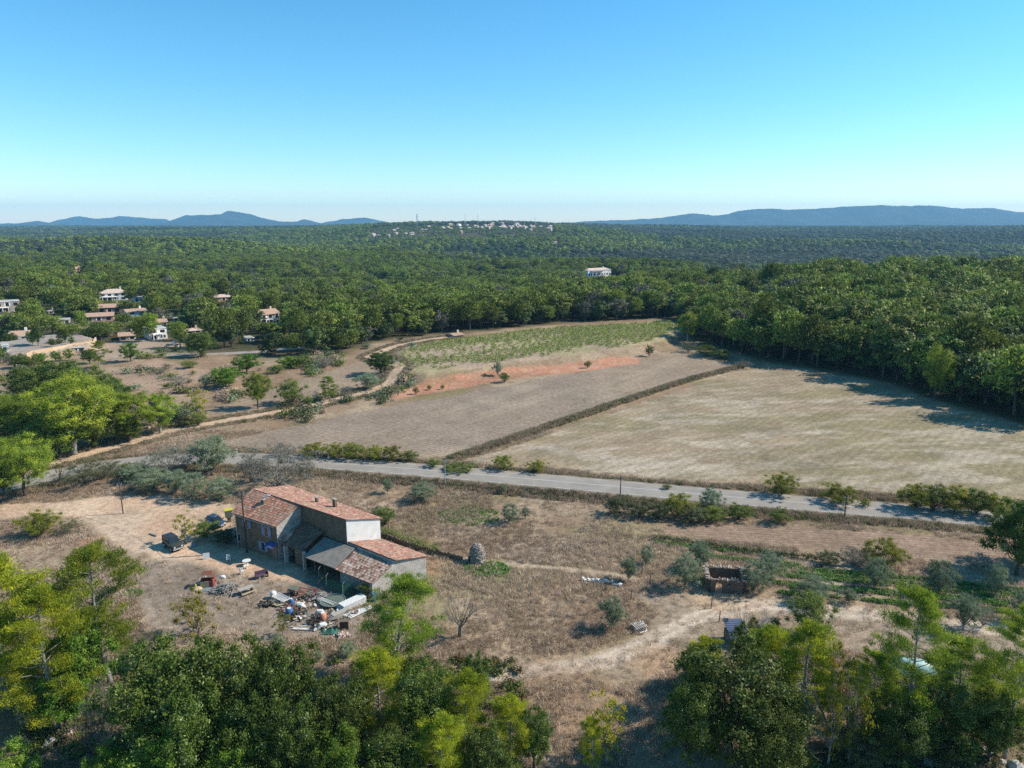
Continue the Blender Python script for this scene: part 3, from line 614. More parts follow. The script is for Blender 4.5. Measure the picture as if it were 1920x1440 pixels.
NAMES = dict(shrub_r='shrub', yshrub_r='shrub', dshrub_r='shrub', dome='pine_tree', pine='pine_tree', pine_y='pine_tree', oak='oak_tree', oak_b='oak_tree', olive='olive_tree', shrub='shrub', stone='pine_tree', yellow='fruit_tree', yshrub='shrub', dshrub='shrub', thin='young_tree', gauze='bushy_tree', cypress='cypress_tree', fpine='pine_tree', foak='oak_tree', fgrey='oak_tree')
CATS = dict(shrub_r='shrub', yshrub_r='shrub', dshrub_r='shrub', dome='pine tree', pine='pine tree', pine_y='pine tree', oak='oak tree', oak_b='oak tree', olive='olive tree', shrub='shrub', stone='pine tree', yellow='fruit tree', yshrub='shrub', dshrub='shrub', thin='tree', gauze='tree', cypress='cypress tree', fpine='pine tree', foak='oak tree')
_tc = [0]
def plant(kind, loc, h, w, label, group=None, rz=None, lean=0.0, parts=True):
    _tc[0] += 1; k = _tc[0]; tm, cm, ph, pw = PROTO[kind][k % len(PROTO[kind])]
    e = empty(NAMES[kind], loc, rz if rz is not None else k * 2.1, label, CATS[kind], group); e.rotation_euler = (lean, 0, e.rotation_euler[2])
    e.scale = (w / pw, w / pw, h / ph)
    t = link('trunk' if 'shrub' not in kind else 'stems', tm, e); c = link('crown', cm, e); return e

# ------------------------------------------------------------------ the trees one can tell apart
def P_(kind, bx, by, ty, wpx, label, group=None, lean=0.0, hmin=None):
    p = gp(bx, by); h = max(.5, height_at(bx, by, ty, p.z)); w = wpx * (p.y * .975 + (45 - p.z) * .224) / F_PX * (.93 if by > 1200 else 1.0)
    if kind in ('shrub', 'yshrub', 'dshrub') and h / w > .36: kind += '_r'
    return plant(kind, p, h, w, label, group, lean=lean)
TREES = [
 # slope in front of the camera
 ('pine_y', 20, 1330, 1052, 250, 'huge yellow-green pine filling the lower left edge'), ('pine', 205, 1285, 1030, 165, 'tall slender light green pine right of the huge yellow-green one'),
 ('pine_y', 105, 1370, 1105, 150, 'yellow-tipped pine leaning over the grey dead branches at far left'),
 ('oak_b', 165, 1330, 1155, 130, 'bright green oak between the two tall pines at lower left'), ('oak_b', 125, 1370, 1265, 110, 'small bright oak with a dark double trunk, lower left'),
 ('gauze', 200, 1410, 1290, 115, 'thin grey-green oak standing in the shadow at lower left'),
 ('gauze', 255, 1250, 1195, 70, 'leafless grey bush below the slender pine'),
 ('oak', 330, 1430, 1192, 215, 'broad dark oak just below the yellow fruit tree'), ('oak', 440, 1425, 1208, 190, 'dark oak, second of the row along the bottom, below the junk heap'),
 ('oak', 545, 1430, 1212, 150, 'dark oak with a leafy pointed top below the small bare fruit tree'), ('oak', 640, 1450, 1262, 130, 'dark low oak left of the grey-stemmed pines'),
 ('pine', 750, 1285, 1087, 165, 'young pine with a pale trunk standing over the barn corner'), ('pine_y', 712, 1390, 1222, 130, 'yellow-green pine with a white stem below the barn corner pine'),
 ('oak', 800, 1420, 1240, 130, 'dark oak between the two yellow-green pines at bottom centre'), ('pine_y', 875, 1430, 1262, 105, 'yellow-green pine in the bottom centre group'),
 ('pine_y', 955, 1440, 1308, 95, 'small yellow-green pine at the right end of the bottom centre group'), ('oak', 1000, 1440, 1325, 80, 'small dark oak at the right edge of the bottom centre group'),
 ('oak', 890, 1330, 1226, 55, 'narrow dark oak tip poking up beside the mown path'), ('oak', 780, 1350, 1235, 90, 'dark oak crown behind the bottom centre pines'),
 ('oak_b', 330, 1510, 1372, 150, 'bright leafy oak cut by the bottom edge, left of centre'), ('oak_b', 215, 1500, 1402, 90, 'bright oak top at the bottom edge, lower left'),
 ('oak_b', 25, 1510, 1405, 110, 'bright green tree top in the bottom left corner'), ('oak_b', 455, 1520, 1395, 130, 'pale green oak top at the bottom edge below the dark oaks'),
 ('oak', 560, 1500, 1322, 130, 'leafy oak at the bottom edge under the small fruit tree'), ('oak_b', 650, 1520, 1372, 110, 'bright oak top at the bottom edge near the centre'),
 ('oak', 745, 1500, 1365, 150, 'wide oak at the bottom edge below the white-stemmed pine'), ('pine_y', 830, 1500, 1345, 110, 'pine top at the bottom edge right of centre group'),
 ('oak', 380, 1490, 1300, 150, 'deep green oak filling the row behind the bright bottom oak'), ('oak', 490, 1480, 1300, 140, 'deep green oak in the shade of the lower row'),
 ('oak', 910, 1500, 1370, 110, 'oak cut by the bottom edge below the centre pines'),
 ('thin', 1135, 1430, 1305, 95, 'sparse young pine alone on the dry slope at bottom centre'), ('pine_y', 1110, 1450, 1345, 55, 'small yellow-green seedling pine beside the sparse young one'),
 ('oak', 1370, 1420, 1222, 250, 'very large round dark oak at lower right'), ('oak', 1290, 1440, 1285, 120, 'dark oak at the left foot of the very large round one'), ('oak', 1440, 1470, 1320, 130, 'dark oak at the right foot of the very large round one'),
 ('pine_y', 1500, 1370, 1172, 125, 'tall bright yellow-green pine behind the very large oak'), ('pine_y', 1435, 1330, 1178, 110, 'bright pine just left of the tallest yellow-green one at lower right'),
 ('pine_y', 1325, 1320, 1195, 85, 'bright young pine left of the blue-roofed hut'), ('oak', 1400, 1270, 1165, 75, 'leafy oak hiding the right side of the blue roof'), ('oak', 1300, 1290, 1215, 70, 'oak below the blue roof at the edge of the mown grass'),
 ('yellow', 1550, 1310, 1190, 60, 'thin yellowing tree right of the bright pines'), ('thin', 1590, 1430, 1225, 80, 'sparse leaning tree with bare grey stems at lower right'), ('thin', 1550, 1440, 1260, 60, 'bare grey-stemmed sapling between the bright pines and the tall twin pine'),
 ('pine', 1693, 1400, 1108, 135, 'tall twin-trunked pine standing before the pale green tank'), ('pine', 1885, 1420, 1145, 145, 'tall straight pine near the lower right corner'),
 ('pine', 1795, 1370, 1205, 130, 'shorter pine between the twin-trunked and the straight one'), ('pine', 1630, 1370, 1225, 85, 'small dull pine left of the twin-trunked one'),
 ('oak', 1760, 1420, 1285, 150, 'dark oak thicket below the pale green tank'), ('oak', 1680, 1440, 1320, 120, 'dark thicket at the foot of the twin-trunked pine'), ('oak', 1850, 1430, 1300, 110, 'dark oak at the foot of the straight pine'),
 ('dshrub', 1620, 1440, 1385, 90, 'dark bush in the lower right shade'), ('dshrub', 1780, 1450, 1400, 110, 'dark bush on the stony ground at the bottom right'), ('shrub', 1500, 1450, 1400, 60, 'yellow-green bush under the bare stems at the bottom right'),
 ('pine', 1930, 1330, 1190, 80, 'pine cut by the right edge near the corner'),
 # olives and bushes of the garden
 ('olive', 1179, 1090, 1045, 38, 'small olive tree beside the footpath'), ('olive', 1211, 1060, 1022, 28, 'smallest olive, up the slope from the footpath'), ('olive', 1285, 1102, 1040, 62, 'full round olive left of the roofless hut'),
 ('olive', 1312, 1068, 1016, 46, 'olive just behind the full round one by the hut'), ('olive', 1412, 1110, 1052, 62, 'spreading olive against the right wall of the roofless hut'), ('olive', 1442, 1085, 1036, 56, 'olive behind the spreading one right of the hut'),
 ('olive', 1147, 1180, 1122, 58, 'lopsided olive in the dry grass by the white pallets'), ('olive', 1640, 1102, 1046, 52, 'upright olive among the green bed rows'), ('olive', 1527, 1126, 1086, 78, 'low wide olive near the round green bush'),
 ('shrub', 1515, 1192, 1116, 88, 'large round green bush on the mown slope'), ('olive', 1760, 1112, 1050, 56, 'round olive on the green rows left of the shaded corner'), ('olive', 1866, 1118, 1058, 44, 'narrow olive in the shadow of the big dark tree'),
 ('olive', 1805, 1180, 1118, 68, 'open olive with several stems right of the twin pine'), ('gauze', 1842, 1175, 1132, 42, 'bare little tree beside the several-stemmed olive'), ('olive', 1915, 1165, 1108, 46, 'olive at the right edge by the green rows'),
 ('olive', 1590, 1130, 1106, 40, 'small pale olive behind the twin-trunked pine'), ('shrub', 1452, 1180, 1158, 26, 'tiny bush left of the large round green bush'),
 ('olive', 792, 940, 906, 58, 'low dark olive in the dry meadow below the road'), ('olive', 727, 925, 898, 26, 'tiny olive in the meadow above the farmhouse'), ('olive', 955, 980, 944, 40, 'olive with two crowns in the middle of the meadow'), ('olive', 985, 972, 950, 18, 'little side crown beside the meadow olive'),
 ('olive', 943, 925, 910, 16, 'tiny bush at the foot of the road bank'), ('shrub', 722, 985, 952, 46, 'dark green bush behind the white gable'), ('olive', 708, 972, 950, 30, 'grey bush beside the dark green one behind the white gable'),
 ('yshrub', 1655, 1064, 1012, 84, 'bright yellow bush at the edge of the red ploughed strip'), ('gauze', 1600, 1062, 1022, 60, 'brown thorny bush left of the bright yellow one'), ('dshrub', 1555, 1058, 1036, 50, 'low dark bush on the ploughed strip edge'),
 ('yshrub', 1752, 1070, 1050, 22, 'small yellow bush alone by the ploughed strip'),
 # the road and its verges
 ('yshrub', 1271, 968, 926, 58, 'yellow-green bush on the near side of the road'), ('olive', 1332, 962, 916, 50, 'grey leafy small tree overlapping the road'), ('shrub', 1385, 972, 946, 56, 'green bush right of the grey small tree by the road'),
 ('shrub', 1340, 975, 950, 60, 'green bush under the grey small tree by the road'), ('shrub', 1461, 980, 952, 42, 'round bush on the near verge, halfway along'), ('dshrub', 1155, 966, 934, 52, 'dark bush at the left end of the near verge thicket'),
 ('dshrub', 1200, 968, 938, 60, 'dark bush in the middle of the near verge thicket'), ('dshrub', 1235, 972, 944, 50, 'dark bush left of the yellow-green one on the near verge'), ('dshrub', 1300, 978, 950, 56, 'dark bush right of the yellow-green one on the near verge'),
 ('yshrub', 1465, 929, 887, 66, 'large yellow-green bush on the far side of the road'), ('yshrub', 1575, 943, 910, 74, 'wide yellow-green bush across the road, right of the large one'), ('yshrub', 1620, 950, 934, 24, 'little yellow bush at the end of the wide one'),
 ('yshrub', 1715, 955, 908, 68, 'first yellow-green bush of the long thicket across the road'), ('shrub', 1750, 957, 908, 68, 'second bush of the long thicket across the road'), ('yshrub', 1790, 959, 912, 70, 'third bush of the long thicket across the road'),
 ('shrub', 1830, 963, 916, 68, 'fourth bush of the long thicket across the road'), ('yshrub', 1868, 972, 927, 62, 'fifth bush of the long thicket, nearest the dark tree'),
 ('yshrub', 1006, 886, 863, 42, 'round lime-green bush across the road'), ('yshrub', 943, 881, 855, 42, 'lime-green bush left of the round one across the road'), ('shrub', 1250, 918, 908, 18, 'tiny dark bush on the far verge'),
 ('yshrub', 590, 856, 831, 52, 'leftmost bush of the golden verge thicket'), ('yshrub', 628, 858, 831, 50, 'golden bush, second of the verge thicket'), ('yshrub', 664, 860, 832, 50, 'golden bush, third of the verge thicket'), ('yshrub', 700, 862, 835, 50, 'golden bush, fourth of the verge thicket'),
 ('yshrub', 735, 864, 837, 44, 'golden bush, fifth of the verge thicket'), ('shrub', 768, 866, 845, 34, 'darker bush closing the golden verge thicket'), ('shrub', 812, 876, 860, 30, 'small dark bush by the road pole'), ('gauze', 530, 855, 828, 36, 'straw-coloured bush left of the golden thicket'),
 ('shrub', 860, 882, 872, 60, 'low green scrub on the far verge'), 
 ('oak', 1905, 1078, 942, 120, 'big dark tree at the right edge below the road'), ('oak', 1955, 1060, 930, 110, 'dark tree half outside the right edge'),
 # around the drive
 ('gauze', 520, 916, 838, 160, 'large grey half-bare bush behind the farmhouse'), ('olive', 397, 890, 820, 98, 'tall silvery olive beside the road'), ('gauze', 325, 888, 832, 120, 'grey bare bush left of the tall silvery olive'),
 ('olive', 288, 920, 880, 74, 'first olive of the row along the drive'), ('olive', 330, 926, 884, 66, 'second olive of the row along the drive'), ('olive', 362, 936, 886, 56, 'olive with visible forked trunk along the drive'), ('olive', 415, 938, 896, 62, 'last olive of the row, beside the farmhouse roof'),
 ('gauze', 168, 905, 864, 125, 'low grey thicket left of the olive row'), ('gauze', 472, 905, 850, 66, 'grey bush between the silvery olive and the half-bare bush'), ('gauze', 575, 900, 862, 46, 'grey-green bush at the right end of the half-bare one'), ('olive', 260, 900, 872, 70, 'pale green mound filling the gap at the road edge'),
 ('shrub', 240, 888, 868, 40, 'green bush at the road edge'), ('gauze', 205, 892, 866, 60, 'grey bush leaning on the road edge'), ('olive', 245, 905, 880, 50, 'pale bush at the left end of the olive row'),
 ('yshrub', 75, 1005, 958, 76, 'yellow-green mound bush in the grass left of the drive'), ('gauze', 130, 1000, 975, 50, 'dry brush beside the mound bush'),
 ('stone', 47, 932, 818, 112, 'umbrella-shaped pine with a clean trunk at the left edge of the road'), ('oak', 8, 932, 850, 60, 'dark tree under the umbrella-shaped pine at the left edge'), ('thin', 115, 905, 865, 16, 'bare sapling by the road at the left'),
 ('shrub', 385, 1008, 978, 62, 'dark round bush in front of the blue hatchback'), ('dshrub', 425, 1020, 992, 56, 'dark bush at the shaded corner of the farmhouse'), ('thin', 349, 1018, 962, 44, 'pale autumn sapling beside the green off-roader'),
 ('yellow', 370, 1192, 1106, 92, 'yellow-leaved fruit tree in the yard'), ('thin', 532, 1192, 1150, 34, 'small nearly bare fruit tree before the junk heap'),
 ('olive', 522, 1225, 1192, 40, 'grey-green bush under the small bare fruit tree'), ('olive', 598, 1240, 1222, 24, 'small grey-green tuft below the junk heap'), ('olive', 650, 1232, 1205, 40, 'grey bush at the foot of the barn corner pine'), ('shrub', 690, 1118, 1085, 36, 'green bush beside the white panels'),
 # woods at the left
 ('dome', 140, 852, 704, 145, 'largest pine of the left wood, domed and bright'), ('dome', 60, 835, 735, 110, 'bright pine left of the domed one in the left wood'), ('dome', -10, 830, 742, 110, 'pine cut by the left edge above the umbrella-shaped one'),
 ('dome', 192, 822, 722, 80, 'pine on the right shoulder of the domed one'), ('dome', 245, 825, 735, 86, 'dull pine with bare lower limbs in the left wood'), ('dome', 300, 812, 738, 72, 'pine near the right end of the left wood'),
 ('thin', 370, 790, 728, 58, 'thin pale pine standing apart at the end of the left wood'), ('shrub', 372, 798, 772, 40, 'green bush at the foot of the thin pale pine'), ('dshrub', 345, 800, 778, 30, 'brown bush between the pines at the track'),
 ('oak', 62, 765, 688, 90, 'dark oak behind the left wood, nearest the left edge'), ('oak', 120, 760, 670, 96, 'tall dark oak behind the domed pine'), ('oak', 175, 765, 690, 90, 'dark oak right of the tall one behind the left wood'), ('oak', 215, 775, 712, 70, 'last dark oak behind the left wood'),
 ('oak', 100, 860, 780, 110, 'dark undergrowth oak below the bright pines'), ('oak', 30, 850, 790, 100, 'dark undergrowth oak at the left edge'), ('oak', 180, 840, 780, 70, 'dark undergrowth oak beside the track'), ('oak', 240, 828, 785, 60, 'dark undergrowth under the dull pine'),
 ('stone', 484, 766, 697, 52, 'round-topped umbrella pine beside the track'), ('shrub', 545, 758, 712, 60, 'large round bush right of the umbrella pine by the track'), ('pine', 618, 752, 706, 32, 'young conical pine beside the track'),
 ('gauze', 648, 750, 722, 26, 'grey thin bush right of the young conical pine'), ('olive', 690, 730, 701, 56, 'dark grey-green bush at the track bend'), ('oak', 713, 699, 658, 56, 'wide single oak on the track bend by the vines'),
 ('oak_b', 425, 726, 690, 56, 'green bushy tree in the scrub left of the umbrella pine'), ('olive', 386, 730, 702, 26, 'dark grey bush beside the green bushy tree'), ('oak_b', 463, 700, 664, 56, 'green tree above the umbrella pine'),
 ('shrub', 578, 762, 742, 18, 'tiny bush between the round bush and the young pine'), ('olive', 933, 698, 672, 20, 'little olive standing on the red bank'), ('shrub', 946, 717, 698, 22, 'green bush halfway down the red bank'),
 ('shrub', 780, 739, 725, 13, 'tiny bush at the left of the red bank'), ('shrub', 805, 731, 722, 11, 'tiny bush on the red bank, second from the left'), ('shrub', 830, 730, 721, 10, 'tiny bush on the red bank, third from the left'), ('shrub', 1102, 690, 676, 14, 'pair of tiny bushes near the middle of the red bank'), ('shrub', 1217, 668, 646, 18, 'small bush at the right end of the red bank'),
 ('oak_b', 540, 690, 668, 44, 'green bush at the edge of the grey field'), ('shrub', 570, 688, 664, 44, 'bush right of the green one at the grey field'), ('gauze', 610, 690, 668, 40, 'grey scrub at the edge of the grey field'), ('shrub', 520, 700, 684, 34, 'low scrub above the grey field'),
 ('gauze', 335, 722, 704, 50, 'grey scrub in the clearing left of the green bushy tree'), ('gauze', 300, 700, 690, 40, 'low grey scrub in the left clearing'), ('shrub', 355, 690, 676, 34, 'small bush in the left clearing'), ('shrub', 60, 690, 668, 34, 'garden bush below the terrace wall'), 
 ('oak', 378, 668, 624, 56, 'dark round oak at the lane above the clearing'), ('oak_b', 245, 678, 642, 38, 'young bright tree beside the lane at the villas'), ('pine', 187, 690, 640, 34, 'slim pine just right of the terrace wall'), ('oak', 168, 682, 656, 28, 'small dark tree in front of the terrace wall corner'),
 ('oak_b', 130, 676, 654, 20, 'young tree before the middle of the terrace wall'), ('oak_b', 78, 682, 662, 22, 'young tree before the left end of the terrace wall'), ('oak_b', 105, 678, 658, 20, 'second young tree before the terrace wall'), ('dome', 285, 640, 586, 30, 'tall thin pine between the villas'), ('dome', 338, 652, 604, 32, 'pine with a long bare trunk by the lane'), ('dome', 260, 640, 592, 26, 'pine left of the tall thin one between the villas'),
 ('oak', 20, 652, 622, 30, 'dark round oak at the left end of the terrace'), ('oak_b', 62, 646, 620, 22, 'bright young tree on the terrace beside the villa'), ('oak', 122, 642, 616, 26, 'oak at the back of the terrace near the annexe'), ('oak', 98, 650, 634, 14, 'small shrub-like oak on the terrace paving'), ('pine', 160, 640, 604, 22, 'thin pine at the right end of the terrace'), ('oak', -6, 668, 630, 34, 'oak cut by the left edge at the terrace'), ('oak_b', 135, 646, 632, 13, 'little round tree among the terrace paving'),
 ('oak', 38, 690, 664, 34, 'dark bush at the left end of the terrace wall'), ('oak', 72, 648, 610, 22, 'dark narrow tree in front of the white terrace villa'), ('shrub', 112, 645, 634, 18, 'bush on the terrace among the paving'),
 ('dome', 1288, 640, 585, 44, 'lone pine at the right end of the vines'), ('yshrub', 1325, 668, 646, 44, 'ochre bush below the lone pine'), ('shrub', 1355, 672, 655, 40, 'green bush right of the ochre one'), ('gauze', 1290, 660, 640, 40, 'grey scrub at the foot of the lone pine'), ('gauze', 1395, 690, 676, 40, 'brown scrub at the far corner of the mown field'),
 ('stone', 1752, 752, 645, 50, 'flat-topped umbrella pine on the front edge of the right wood'), ('cypress', 1178, 527, 494, 7, 'tall single cypress beside the white villa'),
 ('cypress', 1577, 545, 524, 5, 'short cypress left of the tall pair above the right wood'), ('cypress', 1594, 545, 507, 6, 'tallest cypress above the right wood'), ('cypress', 1641, 545, 515, 5, 'thin cypress right of the tallest one'), ('cypress', 1652, 548, 519, 6, 'cypress at the right end of the line above the wood'),
 ('cypress', 162, 515, 488, 5, 'cypress beside the orange house on the left hill'), ('cypress', 278, 520, 490, 5, 'left cypress of the close pair on the left hill'), ('cypress', 288, 520, 491, 5, 'right cypress of the close pair on the left hill'), ('cypress', 432, 545, 512, 6, 'dark cypress above the orange villa'), ('cypress', 8, 520, 498, 5, 'cypress near the left edge on the wooded hill'),
]
for t in TREES: P_(*t)
bt = gp(862, 1195); e = empty('bare_tree', bt, 0, 'leafless many-stemmed tree in the dry grass', 'tree'); baretree(3, 5.4, 12, 3).build('trunk', mat('grey_brown_twigs', (.26, .22, .18), (.14, .115, .095), 6), e)
bt = gp(1405, 1215); e = empty('dead_tree', bt, 0, 'bleached dead little tree above the blue roof', 'tree'); baretree(8, 6.2, 3, 2).build('trunk', mat('bleached_wood', (.62, .6, .57), (.4, .38, .36), 6), e)
for k, (px, py, hh, lb) in enumerate([(60, 1330, 5.5, 'dead grey pine boughs hanging at the far left'), (1480, 1440, 7, 'bare grey stems right of the very large oak'), (1555, 1410, 8, 'tall bare grey stems beside the sparse leaning tree')]):
    e = empty('dead_tree', gp(px, py), k, lb, 'tree'); baretree(31 + k, hh, 4, 3).build('trunk', M['barkg'], e)

# ------------------------------------------------------------------ the woods
def scatter_obj(name, label, protos, PTS, idx, rot, scl, cat='', kind='stuff', rot3=None):
    """one object whose points carry plant meshes"""
    me = bpy.data.meshes.new(name); me.vertices.add(len(PTS)); me.vertices.foreach_set('co', np.asarray(PTS, np.float32).ravel())
    for nm, ty, dat in (('pidx', 'INT', idx), ('prot', 'FLOAT_VECTOR', rot), ('pscl', 'FLOAT_VECTOR', scl)):
        a = me.attributes.new(nm, ty, 'POINT'); a.data.foreach_set('value' if ty == 'INT' else 'vector', np.asarray(dat, np.int32 if ty == 'INT' else np.float32).ravel())
    o = link(name, me); tag(o, label, cat, kind=kind)
    c = bpy.data.collections.new(name + '_kit')
    for i, p in enumerate(protos): 
        q = bpy.data.objects.new('%s_kit_%02d' % (name, i), p); c.objects.link(q)
    ng = bpy.data.node_groups.new(name, 'GeometryNodeTree'); ng.interface.new_socket('Geometry', in_out='INPUT', socket_type='NodeSocketGeometry'); ng.interface.new_socket('Geometry', in_out='OUTPUT', socket_type='NodeSocketGeometry')
    n = ng.nodes; l = ng.links; gi = n.new('NodeGroupInput'); go = n.new('NodeGroupOutput'); ip = n.new('GeometryNodeInstanceOnPoints'); ci = n.new('GeometryNodeCollectionInfo')
    ci.inputs['Collection'].default_value = c; ci.inputs['Separate Children'].default_value = True; ci.inputs['Reset Children'].default_value = True
    ip.inputs['Pick Instance'].default_value = True
    def na(nm, ty):
        a = n.new('GeometryNodeInputNamedAttribute'); a.data_type = ty; a.inputs['Name'].default_value = nm; return [s for s in a.outputs if s.enabled and s.name == 'Attribute'][0]
    mtp = n.new('GeometryNodeMeshToPoints'); l.new(gi.outputs[0], mtp.inputs[0]); l.new(mtp.outputs[0], ip.inputs['Points']); l.new(ci.outputs[0], ip.inputs['Instance'])
    e2r = n.new('FunctionNodeEulerToRotation'); l.new(na('prot', 'FLOAT_VECTOR'), e2r.inputs[0])
    l.new(na('pidx', 'INT'), ip.inputs['Instance Index']); l.new(e2r.outputs[0], ip.inputs['Rotation']); l.new(na('pscl', 'FLOAT_VECTOR'), ip.inputs['Scale']); l.new(ip.outputs[0], go.inputs[0])
    md = o.modifiers.new('plants', 'NODES'); md.node_group = ng
    return o
def merged(k1, i):                               # trunk and crown of a kind in one mesh
    tm, cm, ph, pw = PROTO[k1][i]; a = np.zeros(len(tm.vertices) * 3); tm.vertices.foreach_get('co', a); b = np.zeros(len(cm.vertices) * 3); cm.vertices.foreach_get('co', b)
    V = np.concatenate([a.reshape(-1, 3), b.reshape(-1, 3)]); f = [tuple(p.vertices) for p in tm.polygons if len(p.vertices) == 4]
    Q = np.concatenate([np.array(f), np.arange(len(b) // 3).reshape(-1, 4) + len(a) // 3])
    return fastmesh(k1 + '_whole', V, Q, [tm.materials[0], cm.materials[0]], [0] * len(f) + [1] * (len(b) // 12)), ph, pw
def lowtree(seed, conic, n, leaf, m, h=10., w=8.):
    rs = np.random.RandomState(seed); V = []
    L = 9
    for i in range(L):
        ph = i * 2.4 + rs.rand(); zz = .42 + .5 * (i / L); rr = w * .3 * math.sqrt(max(.05, 1 - ((zz - .5) / .55) ** 2)) * (.6 + .6 * rs.rand())
        V.append(leafball(rs, (rr * math.cos(ph), rr * math.sin(ph), h * zz), w * (.2 + .1 * rs.rand()), n // L, leaf, .75, .7, .3, np.array([math.cos(ph) * .6, math.sin(ph) * .6, .35])))
    return crownmesh('low_tree', np.concatenate(V), m)
def build_woods():
    we = np.array([at(a, b)[:2] for a, b in WOOD_EDGE])
    edge_u = we[:, 0] / we[:, 1]; k = np.argsort(edge_u); eu, ey = edge_u[k], we[k, 1]
    def gen(y0, y1, s0, umax, jitter=.9):
        out = []; y = y0
        while y < y1:
            s = s0 * (1 + max(0, (y - 900)) / 2600.0); n = int(2 * umax * y / s)
            x = (np.arange(n) + .5) * s - umax * y; x = x + (R.rand(n) - .5) * s * jitter; yy = y + (R.rand(n) - .5) * s * jitter; out.append(np.stack([x, yy], 1)); y += s
        return np.concatenate(out)
    A = gen(140, 3200, 5.6, .88); x, y = A[:, 0], A[:, 1]
    keep = y > np.interp(x / y, eu, ey) + 2
    dens = np.where((x / y < -.29) & (y < 420), .6, 1.0); dens = np.where((y > 500) & (fbm(x, y, 60, 2, 88) > .72), .15, dens); keep &= R.rand(len(x)) < dens
    for px, py, r in CLEAR:
        p = at(px, py); keep &= np.hypot(x - p[0], (y - p[1]) * .6) > r
    for vv in VILLAS:
        p = gp(vv[0], vv[1]); hw = vv[2] * p[1] / F_PX * .5; keep &= ~((np.abs(x - p[0]) < hw + 3) & (y > p[1] - 4) & (y < p[1] + 14))
    for px, py, r in CLEAR2:
        p = gp(px, py); w = np.abs(x - p[0] * y / p[1]) < r; keep &= ~(w & (y < p[1] + 10) & (y > p[1] - 95))
    keep &= seg_dist(x, y, Z_LANE) > 5; keep &= sdf(x, y, Z_PLAT) > 3
    for Z in (Z_VINE, Z_MOWN, Z_STUB): keep &= ~(inside(x, y, Z))
    keep &= seg_dist(x, y, Z_TRACK) > 5
    vx = 960 + F_PX * 1.026 * x / y; vil = (y > 1900) & (y < 2500) & (vx > 690) & (vx < 1040); keep &= ~(vil & (R.rand(len(x)) < .6))
    x, y = x[keep], y[keep]; z = land(x, y); n = len(x)
    mixn = .55 * fbm(x, y, 90, 3, 99) + .45 * fbm(x * .5, y, 260, 2, 199) + (R.rand(n) - .5) * .3; u = x / y
    isoak = mixn > np.where((u > .2) & (y > 600), .42, .56)
    isoak |= (y < np.interp(u, eu, ey) + 9) & (R.rand(n) < .45)
    h = np.where(isoak, 5.5 + 5 * R.rand(n), 7.5 + 7.5 * R.rand(n) ** 1.3) * (1 + .25 * (fbm(x, y, 140, 2, 7) - .5)); h = np.where(u < -.2, h * .9, h)
    h = np.where((u > .36) & (y < 420), h * 1.42, h)
    w = h * np.where(isoak, .9 + .3 * R.rand(n), .62 + .3 * R.rand(n))
    z0_ = z
    for vv in VILLAS:                              # gardens: trees in front of a house stay below the view to it
        p = gp(vv[0], vv[1]); hw = vv[2] * p[1] / F_PX * .5; fr = .02 + .25 * ((vv[0] * 7) % 10) / 10; hh = vv[3] * p[1] / F_PX
        c = (np.abs(x - p[0] * y / p[1]) < hw + 1.5) & (y < p[1]) & (y > p[1] - 230); hm = CAM_H + (p[2] + fr * hh - CAM_H) * y / p[1] - z
        h = np.where(c & (h > hm), hm * .95, h)
    isv = (y > 1750) & (y < 2520) & (960 + F_PX * 1.026 * x / y > 690) & (960 + F_PX * 1.026 * x / y < 1040); h = np.where(isv, h * .42, h)
    w = np.minimum(w, h * 1.3); ok = h > 2.2; x, y, z, h, w, isoak, u = [v[ok] for v in (x, y, z, h, w, isoak, u)]; n = len(x)
    cnt = {0: 0, 1: 0}
    rank = np.argsort(-(h / y)); indiv = np.zeros(n, bool)
    for i in rank:
        q = int(isoak[i])
        if cnt[q] < (150, 120)[q]: cnt[q] += 1; indiv[i] = True
        if sum(cnt.values()) >= 270: break
    for i in np.nonzero(indiv)[0]:
        u_ = u[i]
        where = 'in the right-hand wood beyond the mown field' if u_ > .3 else ('in the wood behind the vine rows' if u_ > -.1 else 'in the wood around the villas at left')
        kd = 'foak' if isoak[i] else 'fpine'
        e = plant(kd, (x[i], y[i], z[i] - .2), h[i], w[i], ('dark rounded oak ' if isoak[i] else 'feathery green pine ') + where, ('oaks ' if isoak[i] else 'pines ') + where)
    j = ~indiv & (y < 1050); mids = [merged('fpine', 0), merged('fpine', 1), merged('fpine', 3), merged('foak', 0), merged('foak', 1), merged('foak', 2), merged('fpine', 4), merged('fgrey', 0)]
    dull = leafmat('hazy_far_foliage', (.045, .06, .032), (.125, .145, .075), trans=.2, var=.35)  # dull grey-green far stands, distance haze put into the leaf colour
    lows = [lowtree(s, 0, 260, 1.35, M['pine_f' if s < 3 else 'oak_f']) for s in range(5)]
    protos = [m[0] for m in mids[:6]] + lows + [m[0] for m in mids[6:]] + [lowtree(41, 0, 260, 1.3, dull), lowtree(42, 0, 260, 1.3, dull)]; PH = np.array([m[1] for m in mids[:6]] + [10.] * 5 + [m[1] for m in mids[6:]] + [10., 10.]); PW = np.array([m[2] for m in mids[:6]] + [8.] * 5 + [m[2] for m in mids[6:]] + [8., 8.])
